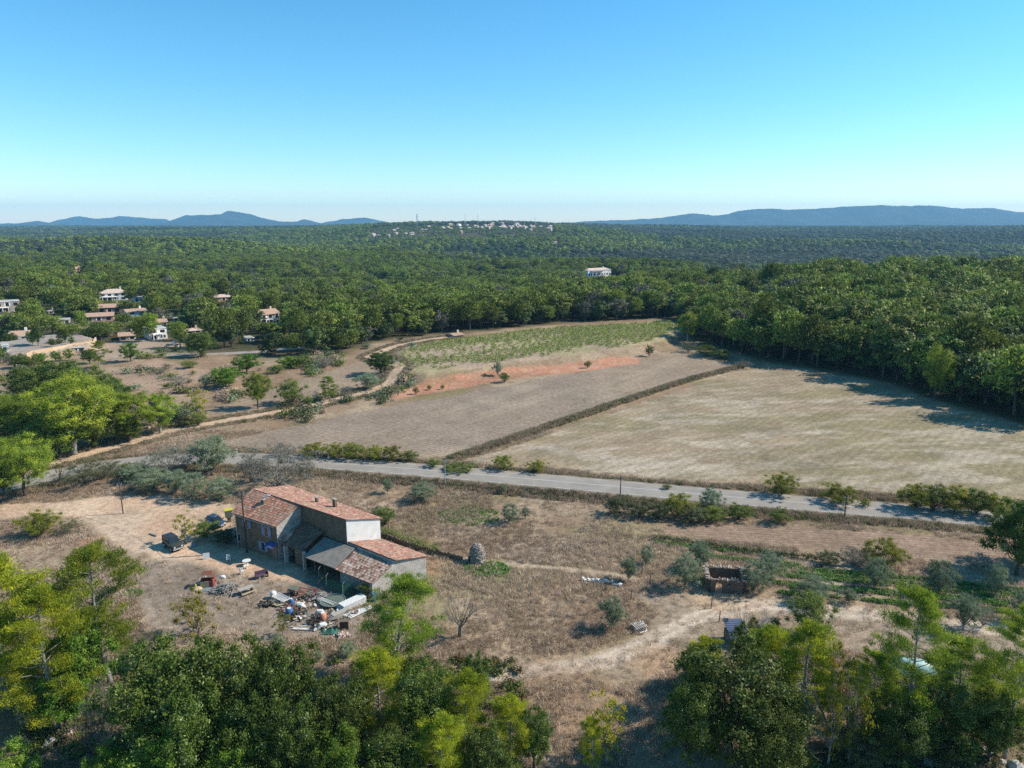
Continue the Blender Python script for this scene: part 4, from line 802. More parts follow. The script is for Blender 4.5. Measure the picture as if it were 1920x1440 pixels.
    j = ~indiv; rr = R.randint(0, 3, n); idx = np.where(y < 1050, np.where(isoak, 3 + rr, rr), np.where(isoak, 9 + rr % 2, 6 + rr)); r5 = R.rand(n); idx = np.where((y < 1050) & ~isoak & (r5 < .3), 11, idx); idx = np.where((y < 1050) & (r5 > .93), 12, idx); dl = (y > 620) & (fbm(x * .6, y, 380, 3, 301) + (R.rand(n) - .5) * .25 + .25 * sstep(.1, .4, x / y) * sstep(600, 900, y) + .1 * sstep(1500, 3000, y) > .56); idx = np.where(dl, 13 + rr % 2, idx); h = np.where(dl, h * .8, h)
    grow = 1 + np.maximum(0, y - 900) / 2600. * .75
    w = w * grow * np.where(y > 1050, 1.15, 1)
    S = np.stack([w / PW[idx], w / PW[idx], h / PH[idx]], 1)[j]; rot = np.stack([np.zeros(j.sum()), np.zeros(j.sum()), R.rand(j.sum()) * 6.28], 1)
    P0 = np.stack([x, y, z - .2], 1)[j]; I0 = idx[j]
    # the farthest woods, larger clumps
    B = []; yy = 3200.
    while yy < 8600:
        s = 15 * yy / 3200; m_ = int(1.76 * yy / s); xx = (np.arange(m_) + .5) * s - .88 * yy + (R.rand(m_) - .5) * s; B.append(np.stack([xx, yy + (R.rand(m_) - .5) * s * 1.6], 1)); yy += s * 1.6
    B = np.concatenate(B); bz = land(B[:, 0], B[:, 1]); nb = len(B); bw = 22 * B[:, 1] / 3200 * (.7 + .6 * R.rand(nb)); bh = 11 + 7 * R.rand(nb) + B[:, 1] / 1500
    bi = np.where(R.rand(nb) < .6, 13 + R.randint(0, 2, nb), 6 + R.randint(0, 5, nb)); S1 = np.stack([bw / 8, bw / 8, bh / 10], 1)
    PT = np.vstack([P0, np.column_stack([B, bz - 1])]); I = np.concatenate([I0, bi]); S = np.vstack([S, S1]); rot = np.vstack([rot, np.stack([np.zeros(nb), np.zeros(nb), R.rand(nb) * 6.28], 1)])
    scatter_obj('forest', 'endless green pine and oak woods rolling to the horizon', protos, PT, I, rot, S, 'forest')
    print('woods', n, len(PT))
CLEAR2 = [(1150, 524, 14)]
VILLAGE = []
build_woods()

# ------------------------------------------------------------------ roofs, walls
def stonemat(name, c1, c2, mortar, sc=2.6, wash=None):
    m, ns, ln, b = newmat(name); tc = N(ns, 'ShaderNodeTexCoord'); vo = N(ns, 'ShaderNodeTexVoronoi', Scale=sc); ve = N(ns, 'ShaderNodeTexVoronoi', Scale=sc, feature='DISTANCE_TO_EDGE')
    nz = N(ns, 'ShaderNodeTexNoise', Scale=1.1, Detail=6.0); mpp = N(ns, 'ShaderNodeMapping'); mpp.inputs['Scale'].default_value = (1, 1, 1.7)
    ln.new(tc.outputs['Object'], mpp.inputs[0]); ln.new(mpp.outputs[0], vo.inputs['Vector']); ln.new(mpp.outputs[0], ve.inputs['Vector']); ln.new(tc.outputs['Object'], nz.inputs['Vector'])
    rp = N(ns, 'ShaderNodeValToRGB'); rp.color_ramp.elements[0].color = (*c2, 1); rp.color_ramp.elements[1].color = (*c1, 1)
    sp = N(ns, 'ShaderNodeSeparateColor'); ln.new(vo.outputs['Color'], sp.inputs[0]); ln.new(sp.outputs[0], rp.inputs[0])
    mx = N(ns, 'ShaderNodeMix', data_type='RGBA'); mr = N(ns, 'ShaderNodeMapRange'); mr.inputs[2].default_value = .09; ln.new(ve.outputs['Distance'], mr.inputs[0]); ln.new(mr.outputs[0], mx.inputs[0])
    mx.inputs[6].default_value = (*mortar, 1); ln.new(rp.outputs[0], mx.inputs[7])
    m2 = N(ns, 'ShaderNodeMix', data_type='RGBA'); r2 = N(ns, 'ShaderNodeMapRange'); r2.inputs[1].default_value = .42; r2.inputs[2].default_value = .62; r2.inputs[4].default_value = .75
    ln.new(nz.outputs['Fac'], r2.inputs[0]); ln.new(r2.outputs[0], m2.inputs[0]); ln.new(mx.outputs[2], m2.inputs[6]); m2.inputs[7].default_value = (*(wash or mortar), 1)
    ln.new(m2.outputs[2], b.inputs['Base Color']); b.inputs['Roughness'].default_value = .92; b.inputs['Specular IOR Level'].default_value = .15
    bp = N(ns, 'ShaderNodeBump', Strength=.8, Distance=.06); ln.new(mr.outputs[0], bp.inputs['Height']); ln.new(bp.outputs[0], b.inputs['Normal']); return m
def tilemat(name, cols, moss=(.2, .16, .12), pw=.24, ph=.38, mossy=.4):
    m, ns, ln, b = newmat(name); uv = N(ns, 'ShaderNodeUVMap', uv_map='roof'); sx = N(ns, 'ShaderNodeSeparateXYZ'); ln.new(uv.outputs[0], sx.inputs[0])
    def fl(o, p):
        d = N(ns, 'ShaderNodeMath', operation='DIVIDE'); d.inputs[1].default_value = p; f = N(ns, 'ShaderNodeMath', operation='FLOOR'); ln.new(o, d.inputs[0]); ln.new(d.outputs[0], f.inputs[0]); return f.outputs[0]
    cb = N(ns, 'ShaderNodeCombineXYZ'); ln.new(fl(sx.outputs[0], pw), cb.inputs[0]); ln.new(fl(sx.outputs[1], ph), cb.inputs[1])
    w = N(ns, 'ShaderNodeTexWhiteNoise', noise_dimensions='2D'); ln.new(cb.outputs[0], w.inputs['Vector']); rp = N(ns, 'ShaderNodeValToRGB'); el = rp.color_ramp.elements
    el[0].color = (*cols[0], 1); el[1].color = (*cols[-1], 1)
    for i, c in enumerate(cols[1:-1]): x = el.new((i + 1) / (len(cols) - 1)); x.color = (*c, 1)
    ln.new(w.outputs['Value'], rp.inputs[0]); tc = N(ns, 'ShaderNodeTexCoord'); nz = N(ns, 'ShaderNodeTexNoise', Scale=.8, Detail=7.0, Roughness=.7); ln.new(tc.outputs['Object'], nz.inputs[0])
    mr = N(ns, 'ShaderNodeMapRange'); mr.inputs[1].default_value = .45; mr.inputs[2].default_value = .68; mr.inputs[4].default_value = mossy * 2; ln.new(nz.outputs['Fac'], mr.inputs[0])
    mx = N(ns, 'ShaderNodeMix', data_type='RGBA'); ln.new(mr.outputs[0], mx.inputs[0]); ln.new(rp.outputs[0], mx.inputs[6]); mx.inputs[7].default_value = (*moss, 1)
    ln.new(mx.outputs[2], b.inputs['Base Color']); b.inputs['Roughness'].default_value = .85; b.inputs['Specular IOR Level'].default_value = .04; return m
M['tile'] = tilemat('old_roof_tiles', [(.17, .085, .06), (.42, .17, .105), (.52, .25, .16), (.33, .16, .11), (.56, .4, .3), (.46, .18, .1)])
M['tile2'] = tilemat('rosy_roof_tiles', [(.2, .095, .07), (.34, .16, .115), (.42, .23, .165), (.28, .135, .1), (.52, .37, .29), (.34, .15, .1)], (.22, .165, .12), mossy=.45)
M['tile3'] = tilemat('weathered_brown_tiles', [(.09, .055, .045), (.36, .19, .145), (.52, .4, .33), (.22, .11, .08), (.58, .48, .4), (.36, .18, .13)], (.2, .17, .1), mossy=.3)
M['dtile'] = tilemat('dark_old_tiles', [(.1, .065, .05), (.2, .11, .08), (.24, .17, .12), (.14, .09, .06)], (.12, .1, .07))
M['vtile'] = tilemat('villa_roof_tiles', [(.42, .27, .19), (.5, .33, .24), (.46, .28, .2)], (.42, .33, .25), mossy=.3)
M['rubble'] = stonemat('rubble_stone_wall', (.55, .5, .44), (.33, .29, .25), (.52, .48, .42), 5.5, (.6, .57, .52))
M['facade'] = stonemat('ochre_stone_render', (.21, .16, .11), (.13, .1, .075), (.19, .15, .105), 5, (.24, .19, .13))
M['whitewash'] = mat('whitewashed_plaster', (.86, .84, .79), (.72, .69, .63), 1.2, .9, .01)
M['wood'] = mat('weathered_wood', (.2, .15, .11), (.1, .075, .055), 8, .85, .01)
M['grey_wood'] = mat('silvered_wood', (.42, .38, .33), (.28, .25, .21), 8, .85, .01)
M['pole'] = mat('creosoted_pole', (.11, .08, .06), (.05, .04, .035), 7, .85, .01)
M['white'] = mat('white_plastic', (.74, .73, .7), (.52, .5, .46), 5, .5)
M['blue_shutter'] = mat('blue_shutter_paint', (.24, .28, .42), (.19, .23, .36), 6, .6)
M['black'] = mat('black_rubber', (.02, .02, .021), (.035, .034, .033), 6, .7)
M['iron'] = mat('rusty_iron', (.25, .1, .06), (.12, .055, .035), 8, .8)
M['steel'] = mat('galvanised_steel', (.45, .46, .47), (.34, .35, .36), 5, .5, metal=.3)
m_, ns_, ln_, b_ = newmat('window_glass'); b_.inputs['Base Color'].default_value = (.02, .028, .035, 1); b_.inputs['Roughness'].default_value = .06; M['glass'] = m_

def tiled_roof(name, c, mt, parent, pitch=.24, row=.38, amp=.036, thick=.1, tiles=True):
    """c = eave left, eave right, top right, top left (points); raised half-round tiles in rows up the slope"""
    A, B, Cc, D = [np.array(p, float) for p in c]; W = (np.linalg.norm(B - A) + np.linalg.norm(Cc - D)) / 2; H = (np.linalg.norm(D - A) + np.linalg.norm(Cc - B)) / 2
    nrm = np.cross(B - A, D - A); nrm /= np.linalg.norm(nrm); nrm = nrm if nrm[2] > 0 else -nrm
    nu = max(2, int(round(W / pitch))) * 6 if tiles else 2; nr = max(1, int(round(H / row))) if tiles else 1
    us = np.linspace(0, 1, nu + 1); rows = []
    for r in range(nr): rows += [(r / nr, min(.022, amp) if tiles else 0), ((r + .96) / nr, 0.0)]
    V = []; UV = []; rs = np.random.RandomState(len(name) + int(abs(A[0]) * 10))
    sag = np.zeros_like(us)
    for ri, (v, lift) in enumerate(rows):
        jj = np.repeat(rs.rand(nu // 6 + 1), 6)[:nu + 1] if tiles else 0
        v_ = v - (jj * .12 / nr if (ri % 2 == 0 and tiles and nr > 2) else 0)
        P = (A * (1 - us[:, None]) + B * us[:, None]) * (1 - np.reshape(v_ * np.ones(nu + 1), (-1, 1))) + (D * (1 - us[:, None]) + Cc * us[:, None]) * np.reshape(v_ * np.ones(nu + 1), (-1, 1))
        wv = (np.abs(np.sin(us * nu / 6 * math.pi)) * amp if tiles else 0) + lift + .02 * fbm(us * W, us * 0 + v * H, 1.7, 2, 3) + .05 * (fbm(us * W, us * 0 + v * H, 4, 2, 13) - .5)
        V.append(P + nrm * np.reshape(wv * np.ones(nu + 1), (-1, 1))); UV.append(np.stack([us * W + pitch * .0, np.full(nu + 1, min(v * H + (.01 if ri % 2 == 0 else -.01), H))], 1))
    n = nu + 1; R2 = len(rows); V = np.concatenate(V); UV = np.concatenate(UV); i = np.arange(R2 - 1)[:, None] * n + np.arange(nu)[None]
    Q = np.stack([i, i + 1, i + n + 1, i + n], -1).reshape(-1, 4)
    # underside boards
    base = len(V); V = np.vstack([V, np.array([A, B, Cc, D]) - nrm * thick, np.array([A, B, Cc, D]) - nrm * .005]); UV = np.vstack([UV, np.zeros((8, 2))])
    Q2 = np.array([[0, 3, 2, 1], [0, 1, 5, 4], [1, 2, 6, 5], [2, 3, 7, 6], [3, 0, 4, 7]]) + base; nq = len(Q); Q = np.vstack([Q, Q2])
    me = fastmesh(name, V, Q, [mt, M['wood']], [0] * nq + [1] * 5); ul = me.uv_layers.new(name='roof')
    li = np.zeros(len(me.loops), np.int32); me.loops.foreach_get('vertex_index', li); ul.data.foreach_set('uv', UV[li].astype(np.float32).ravel())
    o = link(name, me, parent); return o
def wallquad(mb, a, b, za, zb, ta, tb, th=.45, m=0):
    """upright wall slab between plan points a and b, bottom za/zb, top ta/tb"""
    a = np.array(a, float); b = np.array(b, float); d = (b - a) / np.linalg.norm(b - a); n = np.array([d[1], -d[0]]) * th
    V = [(a[0], a[1], za), (b[0], b[1], zb), (b[0], b[1], tb), (a[0], a[1], ta)]; V += [(x - n[0], y - n[1], z) for x, y, z in V]
    mb.add(V, [(0, 1, 2, 3), (7, 6, 5, 4), (1, 0, 4, 5), (2, 1, 5, 6), (3, 2, 6, 7), (0, 3, 7, 4)], m)

# ------------------------------------------------------------------ the farmhouse (front = shaded long side towards the yard)
def build_farmhouse():
    e = empty('farmhouse', (0, 0, 0), 0, 'old stone farmhouse with stepped red tile roofs and a white gable', 'farmhouse')
    A0, A1 = np.array([-39.0, 93.2]), np.array([-31.7, 88.7]); R0, R1, R2 = np.array([-37.4, 96.6]), np.array([-29.1, 91.3]), np.array([-21.6, 86.0])
    K0, K2 = np.array([-34.0, 101.2]), np.array([-17.8, 89.0])
    zr, ze, zk = 7.15, 5.25, 6.0
    mb = MB()                                           # two-storey house, left
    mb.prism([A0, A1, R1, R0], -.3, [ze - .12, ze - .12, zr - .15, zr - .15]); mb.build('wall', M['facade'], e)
    mb = MB(); mb.prism([R0 + (.02, .03), R1 + (.0, .02), K2 + (K2 * 0) + (-7.6, 5.5), K0], -.3, [zr - .17, zr - .17, zk - .15, zk - .15]); mb.build('wall', M['rubble'], e)
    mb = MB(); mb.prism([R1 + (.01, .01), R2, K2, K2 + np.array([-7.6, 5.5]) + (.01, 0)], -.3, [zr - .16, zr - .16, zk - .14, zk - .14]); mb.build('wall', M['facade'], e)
    def lerp(a, b, t): return np.array(a) * (1 - t) + np.array(b) * t
    def up(p, z): return (p[0], p[1], z)
    # white gable skin and sunlit side gable of the house
    def skin(nm, a, b, z0a, z0b, za, zb, mt, off=.06):
        d = (b - a) / np.linalg.norm(b - a); n = np.array([d[1], -d[0]]) * off; q = MB()
        V = [up(a + n, z0a), up(b + n, z0b), up(b + n, zb), up(a + n, za), up(a - n * .5, z0a), up(b - n * .5, z0b), up(b - n * .5, zb), up(a - n * .5, za)]
        q.add(V, [(0, 1, 2, 3), (1, 0, 4, 5), (2, 1, 5, 6), (3, 2, 6, 7), (0, 3, 7, 4)]); return q.build(nm, mt, e)
    o = skin('gable_wall', R2, K2, 3.6, 2.5, zr - .1, zk - .1, M['whitewash']); o['label'] = 'white plastered gable wall'
    o = skin('gable_wall', A1, R1, 0, 0, ze - .16, zr - .2, M['rubble'], .05)
    dL = (A0 - A1) / np.linalg.norm(A0 - A1); dF = np.array([-dL[1], dL[0]]); dF = dF if dF[1] < 0 else -dF    # outward front
    f0, f1 = A0 + dF * .35 + dL * .3, A1 + dF * .35 - dL * .25
    tiled_roof('roof', [up(f0, ze - .15), up(f1, ze - .15), up(R1 - dL * .2, zr), up(R0 + dL * .3, zr)], M['tile'], e, amp=.03)['label'] = 'orange red tile roof of the two-storey house'
    ex = (K2 - R2) / np.linalg.norm(K2 - R2) * .3; lx = (R2 - R1) / np.linalg.norm(R2 - R1) * .18
    tiled_roof('roof', [up(K0 + ex, zk - .06), up(K2 + ex + lx, zk - .06), up(R2 + lx - ex * .5, zr + .04), up(R0 + dL * .25, zr + .04)], M['tile2'], e, amp=.05)['label'] = 'long rosy tile roof falling away behind'
    # lean-to at the far left
    l0, l1, l2, l3 = A0 + dL * 2.3 - dF * 2.2, A0 - dF * .9, R0 - dF * .8, R0 + dL * 2.2 - dF * .8
    q = MB(); q.prism([l0, l1, l2, l3], -.3, [3.5, 4.4, 4.8, 4.0]); q.build('wall', M['facade'], e)
    tiled_roof('lean_to_roof', [up(l0 + dL * .2, 3.55), up(l1, 4.5), up(l2, 4.9), up(l3 + dL * .2, 4.1)], M['dtile'], e)
    # lower barn on the right
    C0, C1, C2 = np.array([-17.0, 78.6]), np.array([-22.3, 82.3]), np.array([-27.3, 85.7]); G0 = np.array([-14.7, 81.0]); H0, H1 = np.array([-11.05, 83.9]), np.array([-17.7, 88.8])
    zc, zg, zh = 2.22, 4.0, 2.95
    q = MB(); q.prism([G0, H0, H1, R2], -.3, [zg - .12, zh - .12, zh - .12, zg - .12]); q.build('barn_wall', M['rubble'], e)
    q = MB(); q.prism([C0, G0, G0 + (R2 - G0) * .22, C0 + (C1 - C0) * .2], -.3, [zc - .1, 3.6, 3.6, zc - .1]); wallquad(q, C1 + dL * -.2 - dF * .5, C0 - dF * .35, -.2, -.2, zc - .12, zc - .12, .35); q.build('barn_wall', M['rubble'], e)
    tiled_roof('barn_roof', [up(H1 + (.1, .25), zh), up(H0 + (.25, .15), zh), up(G0 + (.22, -.2), zg), up(R2 + (.05, .05), zg)], M['tile2'], e, amp=.05)['label'] = 'rosy tile roof over the back of the barn'
    T0, T1, T2, T3 = G0 + (-.12, -.1), np.array([-20.2, 84.9]), np.array([-25.1, 88.35]), np.array([-29.0, 91.2])
    tiled_roof('barn_roof', [up(C1 + (0, -.3), zc - .05), up(C0 + (.15, -.35), zc - .05), up(T0, 3.5), up(T1, 3.5)], M['tile3'], e, .24, .36, .04)['label'] = 'weathered brown tile roof over the front of the barn'
    mm = mat('corrugated_grey_sheet', (.26, .235, .205), (.17, .155, .135), 1.6, .7)
    tiled_roof('metal_roof', [up(C2 + (-.05, -.3), zc - .02), up(C1 + (-.02, -.3), zc + .02), up(T1 + (-.02, 0), 3.72), up(T2, 3.72)], mm, e, .18, 3, .03)['label'] = 'grey corrugated sheet roof of the open shed'
    D0, D1 = np.array([-27.4, 86.2]), np.array([-30.85, 88.35])
    tiled_roof('shed_roof', [up(D1 + dF * .1, 2.75), up(D0 + dF * .1, 2.7), up(T2 + (-.05, .1), 4.5), up(T3 + (.1, -.1), 4.6)], M['dtile'], e)['label'] = 'dark old tile roof in the corner under the tall wall'
    s0, s1 = A1 + np.array([.15, .0]), A1 + np.array([1.15, -.55]); tiled_roof('shed_roof', [up(s0, 3.0), up(s1, 2.95), up(s1 + (1.2, 1.75), 3.9), up(s0 + (1.1, 1.7), 3.95)], M['tile3'], e)['label'] = 'little tiled canopy against the side gable'
    # open fronts: posts, beams, dark back
    q = MB(); q.box((*lerp(C2, D0, .3), 1.3), (.35, .35, 2.7), .6); q.build('post', M['rubble'], e)
    for t in (.33, .66): q = MB(); p = lerp(C2, C1, t) - dF * .05; q.box((p[0], p[1], 1.05), (.16, .16, 2.1), .6); q.build('post', M['wood'], e)
    q = MB(); q.tube([up(C2, zc - .2), up(C1, zc - .18)], .09, 5); q.tube([up(D1, 2.55), up(D0, 2.5)], .09, 5); q.build('beam', M['wood'], e)
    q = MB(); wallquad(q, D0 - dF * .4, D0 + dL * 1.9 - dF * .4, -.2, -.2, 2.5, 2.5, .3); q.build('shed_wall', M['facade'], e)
    q = MB(); p = lerp(D1, D0, .12); q.box((p[0], p[1], 1.2), (.5, .5, 2.5), .6); q.build('post', M['rubble'], e)
    # windows, shutters, door, awning, pipes on the front
    nrm = dF; ang = math.atan2(dL[1], dL[0])
    def on(t, z, off=.0): p = lerp(A1, A0, t) + dF * off; return (p[0], p[1], z)
    def opening(t, z, w, h, name='window', shut=True, arch=False):
        q = MB(); q.box(on(t, z, .012), (w, .06, h), ang); fr = q.build(name, M['glass'], e)
        q = MB()
        for s in (-1, 1): q.box(on(t + s * (w / 2 + .04) / 8.6, z, .05), (.08, .09, h + .1), ang)
        q.box(on(t, z - h / 2 - .05, .08), (w + .25, .16, .09), ang); q.box(on(t, z + h / 2 + .05, .05), (w + .2, .1, .1), ang); q.build('frame', M['grey_wood'], fr)
        if shut:
            for s in (-1, 1):
                q = MB(); q.box(on(t + s * (w * .5 + .36) / 8.6, z, .085), (.52, .06, h + .06), ang)
                for k in range(5): q.box(on(t + s * (w * .5 + .36) / 8.6, z - h * .4 + k * h * .2, .125), (.44, .03, .05), ang)
                if arch: q.tube([on(t + s * (w * .5 + .36) / 8.6, z + h / 2, .055), on(t + s * (w * .5 + .36) / 8.6, z + h / 2, .115)], .25, 12)
                q.build('shutter', M['blue_shutter'], fr)
    opening(.235, 3.75, .62, 1.25, arch=True); opening(.70, 4.0, .5, 1.15, arch=True); opening(.34, 1.35, .6, 1.15); opening(.93, 1.4, .6, 1.1, shut=False)
    q = MB(); q.box(on(.075, 1.02, .02), (.95, .08, 2.05), ang); d = q.build('door', mat('old_door_wood', (.3, .2, .16), (.2, .13, .1), 5), e); q = MB(); q.box(on(.045, 1.0, .1), (.05, .08, .12), ang); q.build('handle', M['steel'], d)
    q = MB(); a, b = np.array(on(-.01, 2.55, .05)), np.array(on(.18, 2.55, .05)); c_, d_ = np.array(on(.18, 2.15, 1.05)), np.array(on(-.01, 2.15, 1.05)); u3 = np.array([0, 0, .05])
    q.add([a, b, c_, d_, a - u3, b - u3, c_ - u3, d_ - u3], [(0, 1, 2, 3), (7, 6, 5, 4), (0, 3, 7, 4), (1, 0, 4, 5), (2, 1, 5, 6), (3, 2, 6, 7)]); q.build('awning', mat('blue_awning', (.07, .1, .26), (.05, .08, .2), 3, .7), e)
    q = MB(); q.tube([on(.97, 0, .1), on(.97, ze - .4, .1)], .05, 6); q.build('drainpipe', M['white'], e)
    q = MB(); q.tube([on(-.005, ze - .3, .42), on(1.0, ze - .3, .42)], .07, 6); q.build('gutter', M['grey_wood'], e)
    # chimneys, bent stove pipe, aerial
    def chim(x, y, z, w, h, m='rubble', capz=True):
        q = MB(); q.box((x, y, z + h / 2), (w, w * .8, h), ang); c = q.build('chimney', M[m], e)
        if capz: q = MB(); q.box((x, y, z + h + .03), (w * 1.25, w * 1.05, .07), ang); q.build('chimney_cap', M['grey_wood'], c)
    pc = lerp(lerp(A0, A1, .40), lerp(R0, R1, .40), .62); chim(pc[0], pc[1], 6.1, .55, .85, 'facade')
    q = MB(); q.tube([(pc[0], pc[1], 6.9), (pc[0] + .1, pc[1] + .1, 7.15), (pc[0] + .5, pc[1] + .3, 7.45), (pc[0] + .9, pc[1] + .4, 7.3)], .16, 8); q.build('stove_pipe', M['steel'], e)
    for (px, py) in ((594, 939), (628, 947)):
        p = at(px, py, 6.75); chim(p[0], p[1], 6.5, .38 if px < 600 else .5, .75 if px < 600 else 1.15, 'facade')
    p = at(595, 937, 6.7); q = MB(); q.tube([(p[0] + .2, p[1] + .3, 6.4), (p[0] + .2, p[1] + .3, 8.7)], .02, 4); q.tube([(p[0] - .2, p[1] + .3, 8.5), (p[0] + .7, p[1] + .3, 8.5)], .015, 4); q.build('aerial', M['steel'], e)
    q = MB(); p = lerp(G0, H0, .25); q.box((p[0] - .3, p[1] - .3, 2.2), (.34, .3, .42), .7); q.build('vent_hole', M['black'], e) if False else None
build_farmhouse()

# ------------------------------------------------------------------ villas, village, pylons
M['v_white'] = mat('villa_white_render', (.85, .83, .79), (.78, .76, .72), .8, .85); M['v_pink'] = mat('villa_pink_render', (.58, .36, .3), (.5, .3, .25), .8, .85)
M['v_cream'] = mat('villa_cream_render', (.68, .55, .45), (.58, .46, .37), .8, .85); M['v_beige'] = mat('villa_beige_render', (.42, .34, .27), (.36, .29, .23), .8, .85)
M['v_tan'] = mat('villa_tan_stone', (.55, .42, .29), (.44, .33, .22), 1.5, .9); M['v_orange'] = mat('villa_orange_render', (.68, .36, .2), (.58, .3, .17), .8, .85); M['v_dark'] = mat('pavilion_dark', (.1, .1, .1), (.07, .07, .07), 1, .7)
M['flat_roof'] = mat('pale_flat_roof', (.42, .4, .37), (.34, .32, .3), .6, .9)
def villa(px, py, wpx, hpx, dep, rot, wm, roof, storeys, label, cat='villa', group=None, detail=True):
    p = gp(px, py)
    if not detail: yv = 2040 + (432 - py) / 15 * 400 if 690 < px < 1052 and py < 433 else p.y; xv = (px - 960) / F_PX / 1.026 * yv; p = Vector((xv, yv, lz(xv, yv)))
    w = wpx * p.y / F_PX * .97; h = hpx * p.y / F_PX; e = empty('house', p, rad(rot + 34), label, cat, group); e['category'] = 'house'
    rh = 0 if roof == 'flat' else min(h * .34, dep * .2); bh = h - rh; q = MB()
    q.prism([(-w / 2, 0), (w / 2, 0), (w / 2, dep), (-w / 2, dep)], -2.5, bh - .06)
    if roof == 'gable': 
        for sx in (-1, 1): q.add([(sx * (w / 2 - .01), 0, bh - .07), (sx * (w / 2 - .01), dep, bh - .07), (sx * (w / 2 - .01), dep / 2, bh + rh - .1), (sx * (w / 2 - .25), 0, bh - .07), (sx * (w / 2 - .25), dep, bh - .07), (sx * (w / 2 - .25), dep / 2, bh + rh - .1)], [(0, 1, 2), (5, 4, 3), (0, 2, 5, 3), (1, 4, 5, 2)])
    q.build('wall', M['v_' + wm], e); o = .4
    if roof == 'flat':
        q = MB(); q.box((0, dep / 2, bh + .06), (w + .3, dep + .3, .22)); q.build('roof', M['flat_roof'], e)
        if detail: q = MB(); q.box((0, .0 - .12, bh + .2), (w + .34, .1, .3)); q.build('parapet', M['v_white'], e)
    elif roof == 'gable':
        if detail:
            tiled_roof('roof', [(-w / 2 - o, -o, bh - .1), (w / 2 + o, -o, bh - .1), (w / 2 + o, dep / 2, bh + rh), (-w / 2 - o, dep / 2, bh + rh)], M['vtile'], e, .5, .8, .05)
            tiled_roof('roof', [(w / 2 + o, dep + o, bh - .1), (-w / 2 - o, dep + o, bh - .1), (-w / 2 - o, dep / 2, bh + rh), (w / 2 + o, dep / 2, bh + rh)], M['vtile'], e, .5, .8, .05)
    if roof == 'hip' or (roof == 'gable' and not detail):
        q = MB(); k = dep * .42 if roof == 'hip' else 0
        q.add([(-w / 2 - o, -o, bh - .05), (w / 2 + o, -o, bh - .05), (w / 2 + o, dep + o, bh - .05), (-w / 2 - o, dep + o, bh - .05), (-w / 2 + k, dep / 2, bh + rh), (w / 2 - k, dep / 2, bh + rh)], [(3, 2, 1, 0), (0, 1, 5, 4), (2, 3, 4, 5), (1, 2, 5), (3, 0, 4)]); q.build('roof', M['vroof'], e)
    if not detail: return e
    nwin = max(2, int(w / 3.0))
    for s in range(storeys):
        for i in range(nwin):
            x = -w / 2 + (i + .5) * w / nwin; z = bh * (s + .5) / storeys; hh = min(1.5, bh / storeys * .52) * (1.25 if (i + s) % 3 == 0 else 1)
            q = MB(); q.box((x, .0, z), (min(1.7, w / nwin * .5), .1, hh)); f = q.build('window', M['glass'], e)
            if (i + s) % 2: q = MB(); q.box((x - .95, -.07, z), (.45, .05, hh)); q.box((x + .95, -.07, z), (.45, .05, hh)); q.build('shutter', M['v_white'] if wm != 'white' else M['grey_wood'], f)
    for sx in (-1, 1): q = MB(); q.box((sx * w / 2, dep * .45, bh * .5), (.1, 1.2, min(1.3, bh * .5))); q.build('window', M['glass'], e)
    if roof != 'flat':
        q = MB(); q.box((w * .28, dep * .5, bh + rh + .35), (.8, .6, 1.5)); q.build('chimney', M['v_' + wm], e)
    if storeys == 2 or w > 14:                    # covered terrace with posts along the front
        q = MB(); q.box((-w * .12, -1.5, bh * (.52 if storeys == 2 else .9)), (w * .55, 3, .2)); q.build('terrace_roof', M['v_white'] if storeys == 2 else M['flat_roof'], e)
        for i in range(4): q = MB(); q.box((-w * .38 + i * w * .173, -2.8, bh * .25), (.3, .3, bh * (.52 if storeys == 2 else .9) + bh * .25)); q.build('post', M['v_white'], e)
    return e
M['vroof'] = mat('villa_hipped_roof_tiles', (.62, .48, .39), (.5, .36, .28), 1.2, .9, .02)
for v in VILLAS: villa(*v)
rv = np.random.RandomState(12)
VH = []
for i in range(64):
    px = 700 + 350 * (rv.rand() if i % 2 else .5 + .5 * rv.rand() ** .8); py = 416 + rv.rand() * 17 + (3 if px > 1000 else 0) - (4 if 860 < px < 990 else 0) + (4 if px < 760 else 0); VH.append((px, py))
VH += [(866, 453), (892, 453), (925, 449), (942, 447), (1085, 433), (1128, 437), (1148, 436), (1160, 434), (1105, 440), (1238, 424), (1060, 431)]
for i, (px, py) in enumerate(VH):
    villa(px, py, 4.5 + rv.rand() * 5, 4 + rv.rand() * 1.8, 9, rv.rand() * 50 - 10, ('cream', 'tan', 'white', 'pink', 'beige', 'tan', 'cream')[i % 7], ('gable', 'hip')[i % 2], 1, 'tiny pale house of the hilltop village on the horizon', group='houses of the hilltop village', detail=False)
